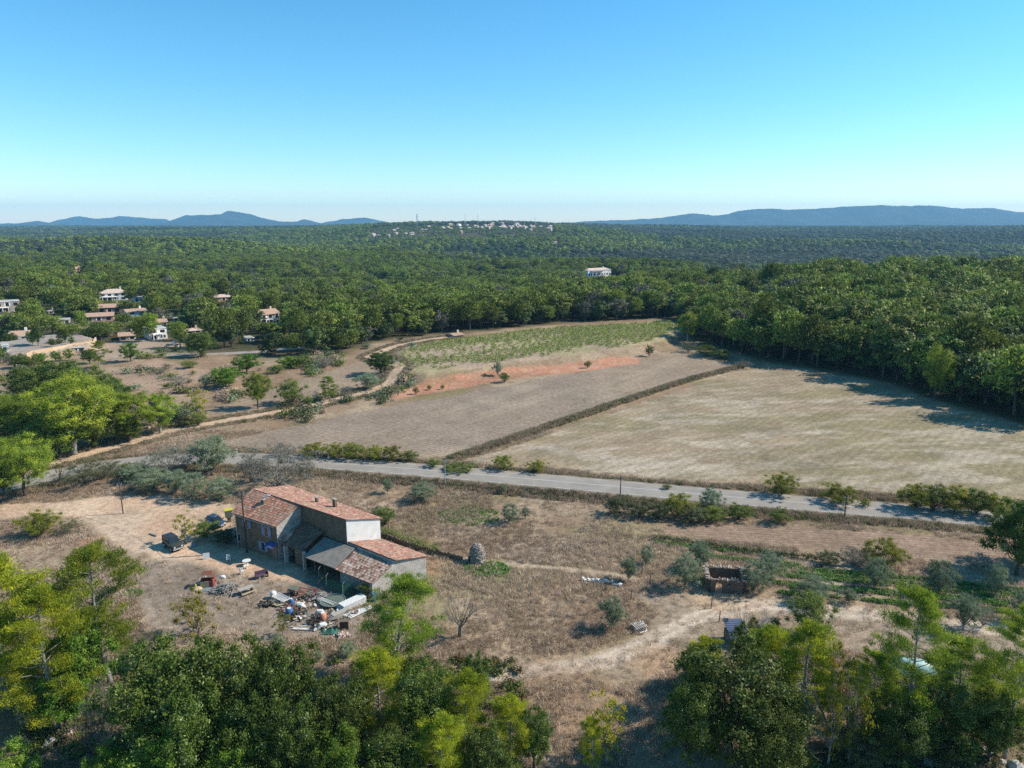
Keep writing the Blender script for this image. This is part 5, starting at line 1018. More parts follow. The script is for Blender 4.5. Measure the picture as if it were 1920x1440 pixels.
for px, pt, pb, lb in ((782, 401, 413, 'lattice electricity pylon standing above the hill village'), (872, 402, 412, 'thin mast above the middle of the hill village'), (896, 402, 411, 'short thin mast right of the middle one on the hill'), (1003, 406, 414, 'small faint mast at the right end of the hill village')):
    yy = 2500.0; u = (px - 960) / F_PX / 1.026; zb = lz(u * yy, yy); zt = height_at(px, 500, pt, 0) if 0 else CAM_H + yy * ray(px, pt)[2] / ray(px, pt)[1]; h = zt - zb
    e = empty('pylon' if px < 800 else 'mast', (u * yy, yy, zb), .4, lb, 'pylon' if px < 800 else 'mast'); q = MB()
    if px < 800:
        for sx, sy in ((-1, -1), (1, -1), (1, 1), (-1, 1)): q.tube([(sx * 3.2, sy * 3.2, 0), (sx * 1.2, sy * 1.2, h * .6), (sx * .5, sy * .5, h)], .35, 4)
        for k in range(7):
            z0, z1 = h * k / 7, h * (k + 1) / 7; a = 3.2 - 2.5 * k / 7; b = 3.2 - 2.5 * (k + 1) / 7; q.tube([(-a, -a, z0), (b, -b, z1)], .22, 4); q.tube([(a, -a, z0), (-b, -b, z1)], .22, 4)
        q.build('tower', M['steel'], e)
        for zz in (.7, .82, .94): q = MB(); q.tube([(-5, 0, h * zz), (5, 0, h * zz)], .35, 4); q.build('crossarm', M['steel'], e)
    else: q.tube([(0, 0, 0), (0, 0, h)], [.9, .5], 5); q.build('mast_pole', M['steel'], e)
# retaining wall of the terrace
tw = [at(px, py, 3.2)[:2] for px, py in ((52, 664), (60, 659.5), (100, 653), (130, 647), (160, 643), (175, 641), (179, 634))]
mb = MB(); V = []
for p in tw:
    d = np.array([.0, -.5]); V += [(p[0] + d[0], p[1] + d[1] - .3, -1), (p[0] + d[0], p[1] + d[1], 3.55), (p[0], p[1] + .5, 3.55), (p[0], p[1] + .5, -1)]
mb.add(V, [(4 * i + a, 4 * (i + 1) + a, 4 * (i + 1) + b, 4 * i + b) for i in range(len(tw) - 1) for a, b in ((0, 1), (1, 2), (2, 3))] + [(3, 2, 1, 0), (4 * len(tw) - 4, 4 * len(tw) - 3, 4 * len(tw) - 2, 4 * len(tw) - 1)])
tag(mb.build('retaining_wall', stonemat('orange_stone_blocks', (.66, .45, .28), (.5, .32, .19), (.62, .46, .32), .9)), 'curved orange stone retaining wall below the white terrace villa', 'retaining wall')

# ------------------------------------------------------------------ grasses, vines, vegetable rows
def blades(seed, n, rad_, h, wd, m, lean=.5):
    rs = np.random.RandomState(seed); a = rs.rand(n) * 6.28; r = rad_ * np.sqrt(rs.rand(n)); b = np.stack([r * np.cos(a), r * np.sin(a), np.zeros(n)], 1)
    d = rs.normal(size=(n, 3)) * lean; d[:, 2] = 1; d /= np.linalg.norm(d, axis=1)[:, None]; nr = runit(n, rs); nr -= d * np.sum(nr * d, 1)[:, None]; nr /= np.linalg.norm(nr, axis=1)[:, None]
    ln = h * (.5 + .7 * rs.rand(n)); return crownmesh('tuft', quads(b + d * ln[:, None] * .5, nr, d, ln, wd * np.ones(n)), m)
def clump(seed, n, r, leaf, m, flat=.6, asp=.7):
    rs = np.random.RandomState(seed); return crownmesh('leaf_clump', leafball(rs, (0, 0, r * flat * .6), r, n, leaf, flat, asp), m)
def zone_pts(n, y0, y1, umax, seed):
    rs = np.random.RandomState(seed); y = np.sqrt(y0 ** 2 + (y1 ** 2 - y0 ** 2) * rs.rand(n)); x = (rs.rand(n) * 2 - 1) * umax * y; return x, y, rs
def spread(name, label, cat, protos, x, y, rs, s0, s1, idx=None, flat=1.0, dz=0.0):
    n = len(x); z = land(x, y) + dz; s = s0 + (s1 - s0) * rs.rand(n)
    return scatter_obj(name, label, protos, np.stack([x, y, z], 1), rs.randint(0, len(protos), n) if idx is None else idx, np.stack([rs.normal(size=n) * .1, rs.normal(size=n) * .1, rs.rand(n) * 6.28], 1), np.stack([s, s, s * flat], 1), cat)
def meadow():
    x, y, rs = zone_pts(120000, 46, 150, .8, 3)
    k = (sdf(x, y, Z_YARD) > .3) & (sdf(x, y, Z_SLAB) > .3) & (sdf(x, y, poly_house) > 1.0) & (seg_dist(x, y, Z_ROAD) > 4.4) & ~inside(x, y, Z_STUB) & ~inside(x, y, Z_MOWN) & ~inside(x, y, Z_PLOU) & (seg_dist(x, y, Z_TRACK) > 2) & (seg_dist(x, y, Z_WAY) > .8)
    pth = (seg_dist(x, y, Z_PATH) < 2.3) | inside(x, y, Z_MOWY); soil = inside(x, y, Z_SOIL)
    dn = fbm(x, y, 7, 3, 21); r = rs.rand(len(x)); k &= r < np.where(pth, .12, np.where(soil, .12, np.clip((dn - .3) * 3.2, .12, 1)))
    x, y = x[k], y[k]; t = fbm(x, y, 12, 3, 91) + (rs.rand(len(x)) - .5) * .3; idx = np.where(t > .5, rs.randint(0, 3, len(x)), rs.randint(3, 6, len(x)))
    protos = [blades(i, 26, .34, .42, .035, M['straw'], .55) for i in range(3)] + [blades(9 + i, 24, .36, .36, .035, M['strawd'], .6) for i in range(3)]
    spread('dry_grass', 'dry straw-coloured grass tufts covering the meadow', 'grass', protos, x, y, rs, .55, 1.5, idx)
    # rough growth along the road, the bank and the tracks
    X = []; 
    def along(P, n, lo, hi, sd):
        P = np.asarray(P); t = np.concatenate([[0], np.cumsum(np.hypot(*np.diff(P, axis=0).T))]); s = rs.rand(n) * t[-1]; i = np.clip(np.searchsorted(t, s) - 1, 0, len(P) - 2); f = (s - t[i]) / (t[i + 1] - t[i] + 1e-9)
        d = (P[i + 1] - P[i]); d /= np.hypot(d[:, 0], d[:, 1])[:, None]; o = lo + (hi - lo) * rs.rand(n); q = P[i] + (P[i + 1] - P[i]) * f[:, None] + np.stack([-d[:, 1], d[:, 0]], 1) * (o * sd)[:, None]; X.append(q)
    along(ROADP[(ROADP[:, 1] < 170)], 5200, 3.9, 6.4, -1); along(ROADP[(ROADP[:, 1] < 170)], 4200, 3.9, 6.8, 1); along(Z_BANK, 4200, -1.5, 1.3, 1); along(Z_TRACK, 2600, 2.0, 4.5, 1); along(Z_TRACK, 2600, 2.0, 4.5, -1)
    Q = np.concatenate(X); x, y = Q[:, 0], Q[:, 1]; k = (np.abs(x) < y * .85) & (seg_dist(x, y, Z_ROAD) > 3.6) & (seg_dist(x, y, Z_TRACK) > 1.8); x, y = x[k], y[k]
    protos = [blades(20 + i, 30, .4, .5, .045, m_, .55) for i, m_ in enumerate((M['strawd'], M['dshrub'], M['strawd'], M['shrub']))]
    p_ = rs.choice(4, len(x), p=[.4, .3, .2, .1]); spread('verge_growth', 'rough brown and olive growth along the verges and the field bank', 'undergrowth', protos, x, y, rs, .6, 1.4, p_)
    # scrub of the open slopes at the left and the leaf-littered slope in front
    x, y, rs = zone_pts(2600, 46, 66, .8, 8); k = (np.abs(x - 10) > 9) & (fbm(x, y, 6, 2, 5) > .42); x, y = x[k], y[k]
    spread('undergrowth', 'low scrub and brambles under the trees in front', 'undergrowth', [clump(50 + i, 150, .6, .16, m_) for i, m_ in enumerate((M['dshrub'], M['shrub'], M['oak'], M['russet']))], x, y, rs, .5, 1.5)
    x, y, rs = zone_pts(9000, 150, 340, .8, 18); x = -np.abs(x); u = x / y
    k = (u < -.14) & (fbm(x, y, 16, 3, 51) > .54) & ~inside(x, y, Z_STUB) & ~inside(x, y, Z_VINE) & ~inside(x, y, Z_LFLD) & ~inside(x, y, Z_PLAT) & (seg_dist(x, y, Z_TRACK) > 3) & (seg_dist(x, y, Z_LANE) > 4) & (seg_dist(x, y, Z_ROAD) > 6) & ((fbm(x, y, 9, 2, 61) > .5))
    k &= ~(inside(x, y, Z_LFL2) & (rs.rand(len(x)) < .8)); x, y = x[k], y[k]
    spread('scrub', 'low grey-green scrub dotting the open ground by the villas', 'scrub', [clump(60 + i, 200, 1.3, .26, m_) for i, m_ in enumerate((M['dshrub'], M['shrub'], M['olive'], M['strawd']))], x, y, rs, .5, 2.0)
    # vines in rows
    a = at(800, 700, 2.5)[:2]; b = at(1290, 618, 2.5)[:2]; d = (b - a) / np.linalg.norm(b - a); nn = np.array([-d[1], d[0]]); I, J = np.meshgrid(np.arange(-40, 190) * 1.1, np.arange(-12, 60) * 2.3)
    g = a[None] + d[None] * (I.ravel()[:, None] + (rs.rand(I.size, 1) - .5) * .5) + nn[None] * (J.ravel()[:, None] + (rs.rand(I.size, 1) - .5) * .3); x, y = g[:, 0], g[:, 1]
    ca = ((g - a) @ d) / np.linalg.norm(b - a); cb = (g - a) @ nn; wv = (fbm(x, y, 14, 3, 301) - .5) * 22; vb = sstep(.52, .72, ca + wv * .012) + np.exp(-((cb + wv - 44 + ca * 18) / 11) ** 2) + 1.1 * np.exp(-((cb + wv - 10) / 7) ** 2) * (ca > .05); k = (sdf(x, y, Z_VINE) < -2.0) & (rs.rand(len(x)) < np.clip(.12 + 1.0 * vb, .1, .98)); x, y = x[k], y[k]
    spread('vines', 'rows of yellowing green vines on the raised field', 'vines', [clump(70 + i, 46, .7, .3, M['vleaf'], .8) for i in range(3)], x, y, rs, .5, 1.15, dz=.05)
    # vegetable rows
    rows = [((1440, 1078), (1700, 1101), (2000, 1135)), ((1480, 1102), (1660, 1110), (2000, 1144)), ((1300, 1042), (1400, 1052), (1500, 1060)), ((1440, 1063), (1700, 1085), (2000, 1118)), ((1450, 1071), (1700, 1094), (2000, 1127)), ((1430, 1092), (1560, 1104), (1760, 1122), (2000, 1148)), ((1460, 1112), (1640, 1128), (1800, 1140), (2000, 1160)), ((1600, 1106), (1750, 1118), (2000, 1141)), ((1230, 1018), (1330, 1030), (1500, 1046))]
    X = []
    for r in rows: along([gp(*q)[:2] for q in r], 700 if r[0][0] > 1300 else 400, -.28, .28, 1)
    Q = np.concatenate(X); k = rs.rand(len(Q)) < np.clip((fbm(Q[:, 0], Q[:, 1], 5, 2, 8) - .3) * 4, .1, 1); Q = Q[k]
    spread('vegetable_rows', 'straggling green vegetable rows below the ploughed strip', 'vegetables', [clump(80 + i, 40, .3, .14, M['gleaf'], .7) for i in range(3)], Q[:, 0], Q[:, 1], rs, .6, 1.4)
    for i, (px, py, r_, n_) in enumerate(((912, 1068, 2.2, 260), (880, 968, 3.6, 240), (250, 1112, 1.0, 30), (1325, 1078, 2.2, 120))):
        c = gp(px, py); a_ = rs.rand(n_) * 6.28; rr = r_ * np.sqrt(rs.rand(n_)); spread('green_weeds', ('patch of green weeds below the stone cairn', 'green grass patch in the middle of the meadow', 'little green plant by the pine at left', 'green patch beside the roofless hut')[i], 'weeds', [clump(90, 40, .3, .14, M['gleaf'], .6)], c.x + 1.4 * rr * np.cos(a_), c.y + rr * np.sin(a_), rs, .5, 1.2)
meadow()

# ------------------------------------------------------------------ poles, posts, walls
def pole(px, py, ty, r, label, arm=False, lean=0.0, m='pole'):
    p = gp(px, py); h = height_at(px, py, ty, p.z); e = empty('utility_pole', p, 0, label, 'utility pole'); e.rotation_euler = (0, lean, .2)
    q = MB(); q.tube([(0, 0, -.4), (0, 0, h * .5), (0, 0, h)], [r, r * .85, r * .65], 8); q.build('pole_shaft', M[m], e)
    q = MB(); 
    for s in (-1, 1): q.tube([(s * .28, 0, h - .3), (s * .28, 0, h - .08)], .05, 6); 
    q.box((0, 0, h - .32), (.7, .07, .07)); q.build('bracket', M['steel'], e); return e
pole(463, 1036, 921, .15, 'tall dark pole rising in front of the farmhouse')
pole(231, 963, 905, .1, 'utility pole standing in the dirt drive'); pole(835, 908, 862, .09, 'thin road-side pole where the field bank meets the road', m='steel')
pole(1163, 930, 893, .1, 'road-side pole in front of the mown field'); pole(1583, 972, 930, .1, 'stout pole by the road near the long yellow-green thicket')
def marker(px, py, label):
    p = gp(px, py); e = empty('marker_post', p, .3, label, 'marker post'); q = MB(); q.box((0, 0, .5), (.3, .16, 1.15), taper=.85); q.build('post_body', M['white'], e); q = MB(); q.box((0, 0, .86), (.302, .165, .14)); q.build('reflector_band', M['iron'], e)
for px, py, lb in ((140, 880, 'white marker post at the left end of the road'), (277, 863, 'white marker post above the grey thicket'), (444, 852, 'white marker post beside the tall silvery olive'), (531, 855, 'white marker post left of the golden thicket'), (565, 857, 'white marker post where the road leaves the olives'), (616, 861, 'white marker post inside the golden thicket')): marker(px, py, lb)
def fpost(px, py, ty, label, lean=0.0):
    p = gp(px, py); h = height_at(px, py, ty, p.z); e = empty('fence_post', p, 0, label, 'fence post'); e.rotation_euler = (0, lean, 0); q = MB(); q.tube([(0, 0, -.2), (.02, 0, h)], [.07, .055], 6); q.build('post_shaft', M['wood'], e)
for px, py, ty, lb in ((1218, 1097, 1074, 'thin fence post by the footpath end'), (1135, 1110, 1090, 'leaning reddish fence post by the low white wall'), (1183, 1123, 1105, 'fence post at the corner of the mown grass'), (1333, 1141, 1122, 'fence post with a long shadow below the roofless hut'), (1348, 1166, 1145, 'fence post above the blue roof'), (1203, 1078, 1062, 'slim post beside the small olive')): fpost(px, py, ty, lb, .04)
def rubble_wall(name, label, pts, th, h0, seed, cat, mt='rubble', jag=.25):
    rs = np.random.RandomState(seed); P = [gp(*p) for p in pts]; mb = MB(); path = []
    for i in range(len(P) - 1):
        n = max(1, int((P[i + 1] - P[i]).length / .5))
        for k in range(n): path.append(P[i].lerp(P[i + 1], k / n))
    path.append(P[-1]); V = []
    for i, p in enumerate(path):
        d = (path[min(i + 1, len(path) - 1)] - path[max(i - 1, 0)]).normalized(); nn = Vector((-d.y, d.x, 0)) * th * .5 * (.85 + .3 * rs.rand()); h = h0 * (1 - jag * rs.rand()); z = lz(p.x, p.y)
        V += [(p.x - nn.x * 1.15, p.y - nn.y * 1.15, z - .2), (p.x - nn.x, p.y - nn.y, z + h), (p.x + nn.x, p.y + nn.y, z + h * (1 - .2 * rs.rand())), (p.x + nn.x * 1.15, p.y + nn.y * 1.15, z - .2)]
    mb.add(V, [(4 * i + a, 4 * (i + 1) + a, 4 * (i + 1) + b, 4 * i + b) for i in range(len(path) - 1) for a, b in ((0, 1), (1, 2), (2, 3))] + [(3, 2, 1, 0), tuple(4 * len(path) - 4 + k for k in range(4))])
    for i in range(len(path) * 2):
        p = path[rs.randint(len(path))]; mb.box((p.x + rs.normal() * th * .3, p.y + rs.normal() * th * .3, lz(p.x, p.y) + h0 * .9), (.3, .25, .2), rs.rand() * 3, tilt=(rs.rand() * .6, rs.rand() * .6))
    return tag(mb.build(name, M[mt]), label, cat)
rubble_wall('dry_stone_wall', 'dark dry stone wall running from the white gable to the cairn', [(716, 1006), (745, 1017), (780, 1029), (830, 1043), (866, 1052)], .45, .8, 3, 'stone wall', 'facade')  # darker facade stone puts the wall's shade into its colour
rubble_wall('low_wall', 'low broken white wall by the footpath', [(1096, 1089), (1120, 1091), (1145, 1093), (1162, 1100)], .4, .35, 4, 'stone wall', 'whitewash', .6)
def hedge(name, label, pts, r, m, seed, cat='hedge'):
    rs = np.random.RandomState(seed); P = [gp(*p) for p in pts]; V = []
    for i in range(len(P) - 1):
        n = max(1, int((P[i + 1] - P[i]).length / .55))
        for k in range(n): p = P[i].lerp(P[i + 1], k / n); V.append(leafball(rs, (p.x + rs.normal() * .15, p.y + rs.normal() * .15, lz(p.x, p.y) + r * .6), r * (.8 + .5 * rs.rand()), 230, .15, .85))
    return tag(link(name, crownmesh(name, np.concatenate(V), m)), label, cat)
hedge('ivy_hedge', 'green ivy mound grown over the stone wall behind the barn', [(716, 1003), (740, 1012), (770, 1022), (800, 1032), (824, 1039)], .9, M['shrub'], 5)
def cairn():
    p = gp(895, 1054); rs = np.random.RandomState(4); e = empty('stone_cairn', p, 0, 'tall rounded dry stone cairn hut at the end of the wall', 'stone cairn'); mb = MB(); V = []; n = 26; L = 18
    for i in range(L + 1):
        t = i / L; z = 2.75 * t; r = 1.12 * (1 - t ** 3.6) ** .5 * (1 - .2 * t)
        for j in range(n): a = 2 * math.pi * j / n; rr = r + rs.normal() * .03; V.append((rr * math.cos(a), rr * math.sin(a), z + rs.normal() * .02 - (.1 if i == 0 else 0)))
    mb.add(V, [(i * n + j, i * n + (j + 1) % n, (i + 1) * n + (j + 1) % n, (i + 1) * n + j) for i in range(L) for j in range(n)])
    mb.build('stone_wall', M['cairn'], e); mb = MB()
    for i in range(420):
        t = rs.rand() ** .9; z = 2.7 * t; r = 1.12 * (1 - t ** 3.6) ** .5 * (1 - .2 * t); a = rs.rand() * 6.28; s = .14 + .16 * rs.rand()
        mb.box((r * math.cos(a), r * math.sin(a), z), (s, s * .8, s * .5), a, tilt=(rs.normal() * .15, rs.normal() * .3))
    mb.build('loose_stones', M['cairn'], e)
    mb = MB(); mb.box((-1.08, -.3, .45), (.2, .55, .9), .2); mb.build('opening', M['black'], e)  # solid black block stands for the dark inside the doorway
M['cairn'] = stonemat('grey_limestone', (.5, .44, .38), (.25, .21, .17), (.12, .1, .085), 4.5, (.42, .36, .31))
cairn()
# roofless stone hut
def ruin():
    e = empty('roofless_hut', (0, 0, 0), 0, 'small roofless stone hut with tiles along its wall tops', 'stone hut'); a = gp(1325, 1110).xy; b = gp(1399, 1114).xy; zt = 1.75
    d = (b - a).normalized(); nn = Vector((-d.y, d.x)); D = 3.4; c = b + nn * D; f = a + nn * D; L = (b - a).length
    st = stonemat('dark_hut_stone', (.28, .2, .15), (.14, .1, .08), (.2, .15, .11), 3.5, (.24, .18, .13))
    def seg(p, q, z0, z1, th=.42, nm='wall'): mb = MB(); wallquad(mb, p, q, z0, z0, z1, z1, th); mb.build(nm, st, e)
    P = lambda t: a + d * L * t
    seg(P(0), P(.22), -.3, zt); seg(P(.22), P(.39), 1.4, zt); seg(P(.39), P(.52), -.3, zt); seg(P(.52), P(.62), -.3, 1.15); seg(P(.52), P(.62), 1.45, zt); seg(P(.62), P(1), -.3, zt)
    seg(b, c, -.3, zt + .1); seg(c, f, -.3, zt + .15); seg(f, a, -.3, zt + .1)
    rs = np.random.RandomState(9); tm = tilemat('rim_tiles', [(.4, .2, .14), (.55, .38, .3), (.3, .14, .1)], pw=.3)
    for p, q in ((a, b), (b, c), (f, c), (a, f)):
        mb = MB(); n = int((Vector(q) - Vector(p)).length / .3)
        dd = (Vector(q) - Vector(p)).normalized()
        for i in range(n):
            r = Vector(p).lerp(Vector(q), (i + .5) / n); o = Vector((rs.normal() * .04, rs.normal() * .04))
            in_ = nn * -.0; ax = Vector((-dd.y, dd.x, 0)); c0 = Vector((r.x + o.x, r.y + o.y, zt + .16)); ax = Vector((ax.x + rs.normal() * .2, ax.y + rs.normal() * .2, rs.normal() * .15)); c0.z += rs.normal() * .05
            if rs.rand() < .85: mb.tube([tuple(c0 - ax * .26), tuple(c0 + ax * .26)], [.12, .08], 7)
        o_ = mb.build('rim_tiles', M['rimt'], e)
M['rimt'] = mat('pinkish_clay_tiles', (.55, .45, .38), (.3, .22, .18), 5, .9)
ruin()

# ------------------------------------------------------------------ cars
def paint(nm, c, r=.3):
    m, ns, ln, b = newmat(nm); b.inputs['Base Color'].default_value = (*c, 1); b.inputs['Roughness'].default_value = r; b.inputs['Coat Weight'].default_value = .6; b.inputs['Coat Roughness'].default_value = .08
    n = N(ns, 'ShaderNodeTexNoise', Scale=3.0, Detail=5.0); mr = N(ns, 'ShaderNodeMapRange'); mr.inputs[3].default_value = r * .8; mr.inputs[4].default_value = r * 1.7; ln.new(n.outputs['Fac'], mr.inputs[0]); ln.new(mr.outputs[0], b.inputs['Roughness']); return m
def loft(secs, mt, name, parent, bev=.03):            # sections along x: (x, [(y, z) ...])
    mb = MB(); n = len(secs[0][1]); V = [(x, y, z) for x, s in secs for y, z in s]
    Fc = [(i * n + j, i * n + (j + 1) % n, (i + 1) * n + (j + 1) % n, (i + 1) * n + j) for i in range(len(secs) - 1) for j in range(n)] + [tuple(range(n - 1, -1, -1)), tuple((len(secs) - 1) * n + j for j in range(n))]
    mb.add(V, Fc); o = mb.build(name, mt, parent, True)
    b = o.modifiers.new('b', 'BEVEL'); b.width = bev; b.segments = 2; b.angle_limit = rad(25); return o
def wheel(parent, x, y, r, w):
    q = MB(); q.tube([(x, y - w / 2, r), (x, y - w / 2 + .03, r), (x, y + w / 2 - .03, r), (x, y + w / 2, r)], [r * .9, r, r, r * .9], 20); t = q.build('wheel', M['black'], parent, True)
    s = 1 if y > 0 else -1; q = MB(); q.tube([(x, y + s * w * .48, r), (x, y + s * (w * .5 + .02), r)], [r * .6, r * .5], 12); q.build('rim', M['steel'], t, True)
def sec(hw, z0, z1, tum=.0, zs=None): zs = zs or (z0 + z1) / 2; return [(-hw * .96, z0), (-hw, zs), (-hw + tum, z1), (hw - tum, z1), (hw, zs), (hw * .96, z0)]
def offroader():
    p = gp(320, 1031); ang = math.atan2(-2.6, 3.0); e = empty('off_road_car', p + Vector((.1, .6, .02)), ang, 'dark green boxy off-roader parked in the open yard', 'car'); g = paint('dark_olive_paint', (.035, .045, .025), .4)
    loft([(-1.72, sec(.74, .5, 1.02, .03)), (-1.68, sec(.78, .42, 1.04, .03)), (.62, sec(.79, .42, 1.04, .04)), (1.5, sec(.77, .42, 1.0, .06)), (1.72, sec(.72, .46, .94, .07))], g, 'body', e)
    loft([(-1.66, sec(.72, 1.02, 1.62, .07)), (.18, sec(.72, 1.02, 1.66, .09)), (.6, sec(.72, 1.02, 1.06, .06))], M['glass'], 'windows', e, .01)
    loft([(-1.7, sec(.68, 1.61, 1.7, .05)), (.2, sec(.67, 1.63, 1.71, .05))], paint('black_soft_roof', (.02, .022, .02), .7), 'roof', e)
    for x in (-1.66, -.75, .16): 
        for s in (-1, 1): q = MB(); q.tube([(x, s * .74, 1.0), (x, s * .67, 1.65)], .045, 4); q.build('pillar', g, e)
    for x in (-1.05, 1.12):
        for s in (-1, 1): wheel(e, x, s * .72, .35, .22)
        for s in (-1, 1): q = MB(); q.tube([(x - .46, s * .8, .45), (x - .3, s * .8, .74), (x + .3, s * .8, .74), (x + .46, s * .8, .45)], .05, 4); q.build('wheel_arch', M['black'], e)
    for s in (-1, 1): q = MB(); q.tube([(1.7, s * .5, .72), (1.74, s * .5, .72)], .11, 12); q.build('headlight', M['white'], e)
    q = MB(); q.box((1.8, 0, .46), (.12, 1.5, .16)); q.build('bumper', M['steel'], e); q = MB(); q.box((-1.8, 0, .5), (.12, 1.5, .16)); q.build('bumper', M['steel'], e)
    q = MB(); [q.box((1.73, -.3 + k * .12, .74), (.03, .05, .2)) for k in range(6)]; q.build('grille', M['black'], e)
    for s in (-1, 1): q = MB(); q.box((.42, s * .9, 1.1), (.1, .18, .14)); q.build('mirror', M['black'], e)
    q = MB(); q.tube([(-1.8, 0, .95), (-1.98, 0, .95)], .33, 16); q.build('spare_wheel', M['black'], e)
def hatchback():
    p = gp(403, 986); e = empty('hatchback_car', p + Vector((0, .3, .02)), math.atan2(-.75, 1.0), 'dark blue hatchback parked behind the dark round bush', 'car'); g = paint('dark_blue_paint', (.03, .05, .1), .25)
    loft([(-1.85, sec(.6, .35, .75, .05)), (-1.75, sec(.78, .28, .85, .06)), (-.9, sec(.83, .24, .92, .06)), (.7, sec(.83, .24, .9, .08)), (1.5, sec(.78, .26, .74, .14)), (1.85, sec(.6, .32, .58, .12))], g, 'body', e, .05)
    loft([(-1.6, sec(.7, .85, 1.0, .1)), (-1.2, sec(.72, .86, 1.36, .16)), (.0, sec(.73, .86, 1.42, .17)), (.45, sec(.74, .86, 1.25, .15)), (1.05, sec(.74, .8, .88, .1))], M['glass'], 'windows', e, .03)
    loft([(-1.25, sec(.56, 1.36, 1.41, .06)), (-.5, sec(.58, 1.4, 1.47, .08)), (.08, sec(.57, 1.39, 1.44, .08))], g, 'roof', e)
    for x in (-1.15, 1.15):
        for s in (-1, 1): wheel(e, x, s * .74, .3, .19)
    for s in (-1, 1): q = MB(); q.box((1.7, s * .52, .6), (.25, .26, .12), -s * .3); q.build('headlight', M['white'], e); q = MB(); q.box((-1.78, s * .6, .8), (.1, .14, .22)); q.build('tail_light', M['iron'], e); q = MB(); q.box((.62, s * .92, .95), (.14, .18, .12)); q.build('mirror', g, e)
    q = MB(); q.box((1.86, 0, .42), (.06, .5, .1)); q.build('number_plate', M['white'], e)
offroader(); hatchback()

# ------------------------------------------------------------------ things about the yard
def put(name, px, py, label, cat, rz=0.0, z=0.0, group=None): p = gp(px, py); return empty(name, p + Vector((0, 0, z)), rz, label, cat, group)
def B(e, name, m, *boxes):
    q = MB()
    for b in boxes: q.box(b[0], b[1], *(b[2:] if len(b) > 2 else ()))
    return q.build(name, M[m] if isinstance(m, str) else m, e)
C_ = {k: mat(k + '_surface', v, None, 4, r) for k, v, r in (('yellow', (.62, .55, .05), .5), ('grey_green', (.14, .17, .13), .5), ('red', (.3, .07, .06), .7), ('tan', (.5, .4, .24), .7), ('blue', (.05, .14, .33), .55), ('orange', (.6, .25, .15), .6), ('teal', (.05, .16, .12), .7), ('purple', (.12, .07, .11), .7), ('slate', (.24, .28, .3), .6), ('panel', (.62, .62, .6), .6), ('navy', (.07, .1, .2), .5), ('pale_green', (.42, .6, .54), .4))}
e = put('recycling_bin', 430, 978, 'grey bin with a yellow lid raised beside the farmhouse corner', 'bin', .5); B(e, 'bin_body', C_['grey_green'], ((0, 0, 1.35), (1.0, .8, 1.1), 0, 0, None, 1.1)); B(e, 'lid', C_['yellow'], ((0, 0, 1.96), (1.15, .95, .12))); B(e, 'stand', 'wood', ((0, 0, .4), (.5, .5, .9)))
def pchair(px, py, label, rz):
    e = put('plastic_chair', px, py, label, 'chair', rz, group='white plastic garden chairs'); B(e, 'seat', 'white', ((0, 0, .44), (.5, .5, .05))); B(e, 'backrest', 'white', ((-.24, 0, .7), (.05, .5, .5), 0, 0, (0, -.15)))
    for x in (-.2, .2):
        for y in (-.2, .2): B(e, 'leg', 'white', ((x, y, .22), (.05, .05, .44)))
    for y in (-.25, .25): B(e, 'armrest', 'white', ((0, y, .64), (.44, .05, .04)), ((.2, y, .54), (.04, .04, .2)))
pchair(429, 1053, 'white plastic chair in the shade on the slab', -1.2); pchair(454, 1076, 'white plastic chair in the sun before the slab', .7)
e = put('garden_table', 463, 1060, 'small white garden table on the slab', 'table'); q = MB(); q.tube([(0, 0, .68), (0, 0, .72)], .55, 16); q.build('tabletop', M['white'], e); q = MB(); q.tube([(0, 0, 0), (0, 0, .68)], [.2, .05], 8); q.build('table_leg', M['white'], e)
e = put('folding_stool', 460, 1066, 'tilted white stool between table and chair', 'stool', .6); B(e, 'seat', 'white', ((0, 0, .4), (.4, .3, .04), 0, 0, (.3, 0))); B(e, 'leg', 'white', ((.12, 0, .2), (.04, .3, .4))); B(e, 'leg', 'white', ((-.12, 0, .2), (.04, .3, .4)))
e = put('purple_bench', 491, 1083, 'dark purple garden bench facing the yard', 'bench', .55); B(e, 'seat', C_['purple'], ((0, 0, .4), (1.6, .5, .08))); B(e, 'backrest', C_['purple'], ((0, .24, .7), (1.6, .06, .5))); B(e, 'end_panel', C_['purple'], ((-.78, 0, .35), (.06, .5, .7))); B(e, 'end_panel', C_['purple'], ((.78, 0, .35), (.06, .5, .7)))
def cabin():
    e = put('play_cabin', 389, 1098, 'little red and tan kiosk with a roof on four posts', 'kiosk', .12)
    B(e, 'front_panel', C_['tan'], ((-.15, -.55, .45), (1.1, .06, .8))); B(e, 'side_panel', C_['red'], ((.85, 0, .5), (.08, 1.1, 1.0))); B(e, 'side_panel', C_['red'], ((-.75, 0, .4), (.08, 1.1, .8))); B(e, 'corner_panel', C_['red'], ((.62, -.56, .45), (.42, .07, .85))); B(e, 'back_panel', C_['red'], ((.05, .55, .45), (1.5, .06, .8)))
    for x in (-.4, .75):
        for y in (-.45, .45): q = MB(); q.tube([(x, y, 0), (x, y, 1.75)], .035, 5); q.build('post', M['iron'], e)
    q = MB(); q.add([(-.55, -.6, 1.72), (.95, -.6, 1.72), (.95, .6, 1.72), (-.55, .6, 1.72), (-.3, 0, 2.05), (.7, 0, 2.05)], [(0, 1, 5, 4), (2, 3, 4, 5), (1, 2, 5), (3, 0, 4), (3, 2, 1, 0)]); q.build('roof', M['iron'], e); B(e, 'floor_mat', C_['slate'], ((.1, -.9, .03), (2.2, 1.4, .05)))
    q = MB(); q.tube([(-1.05, .1, 0), (-1.0, .1, 2.3)], .025, 4); q.build('aerial_rod', M['steel'], e)
cabin()
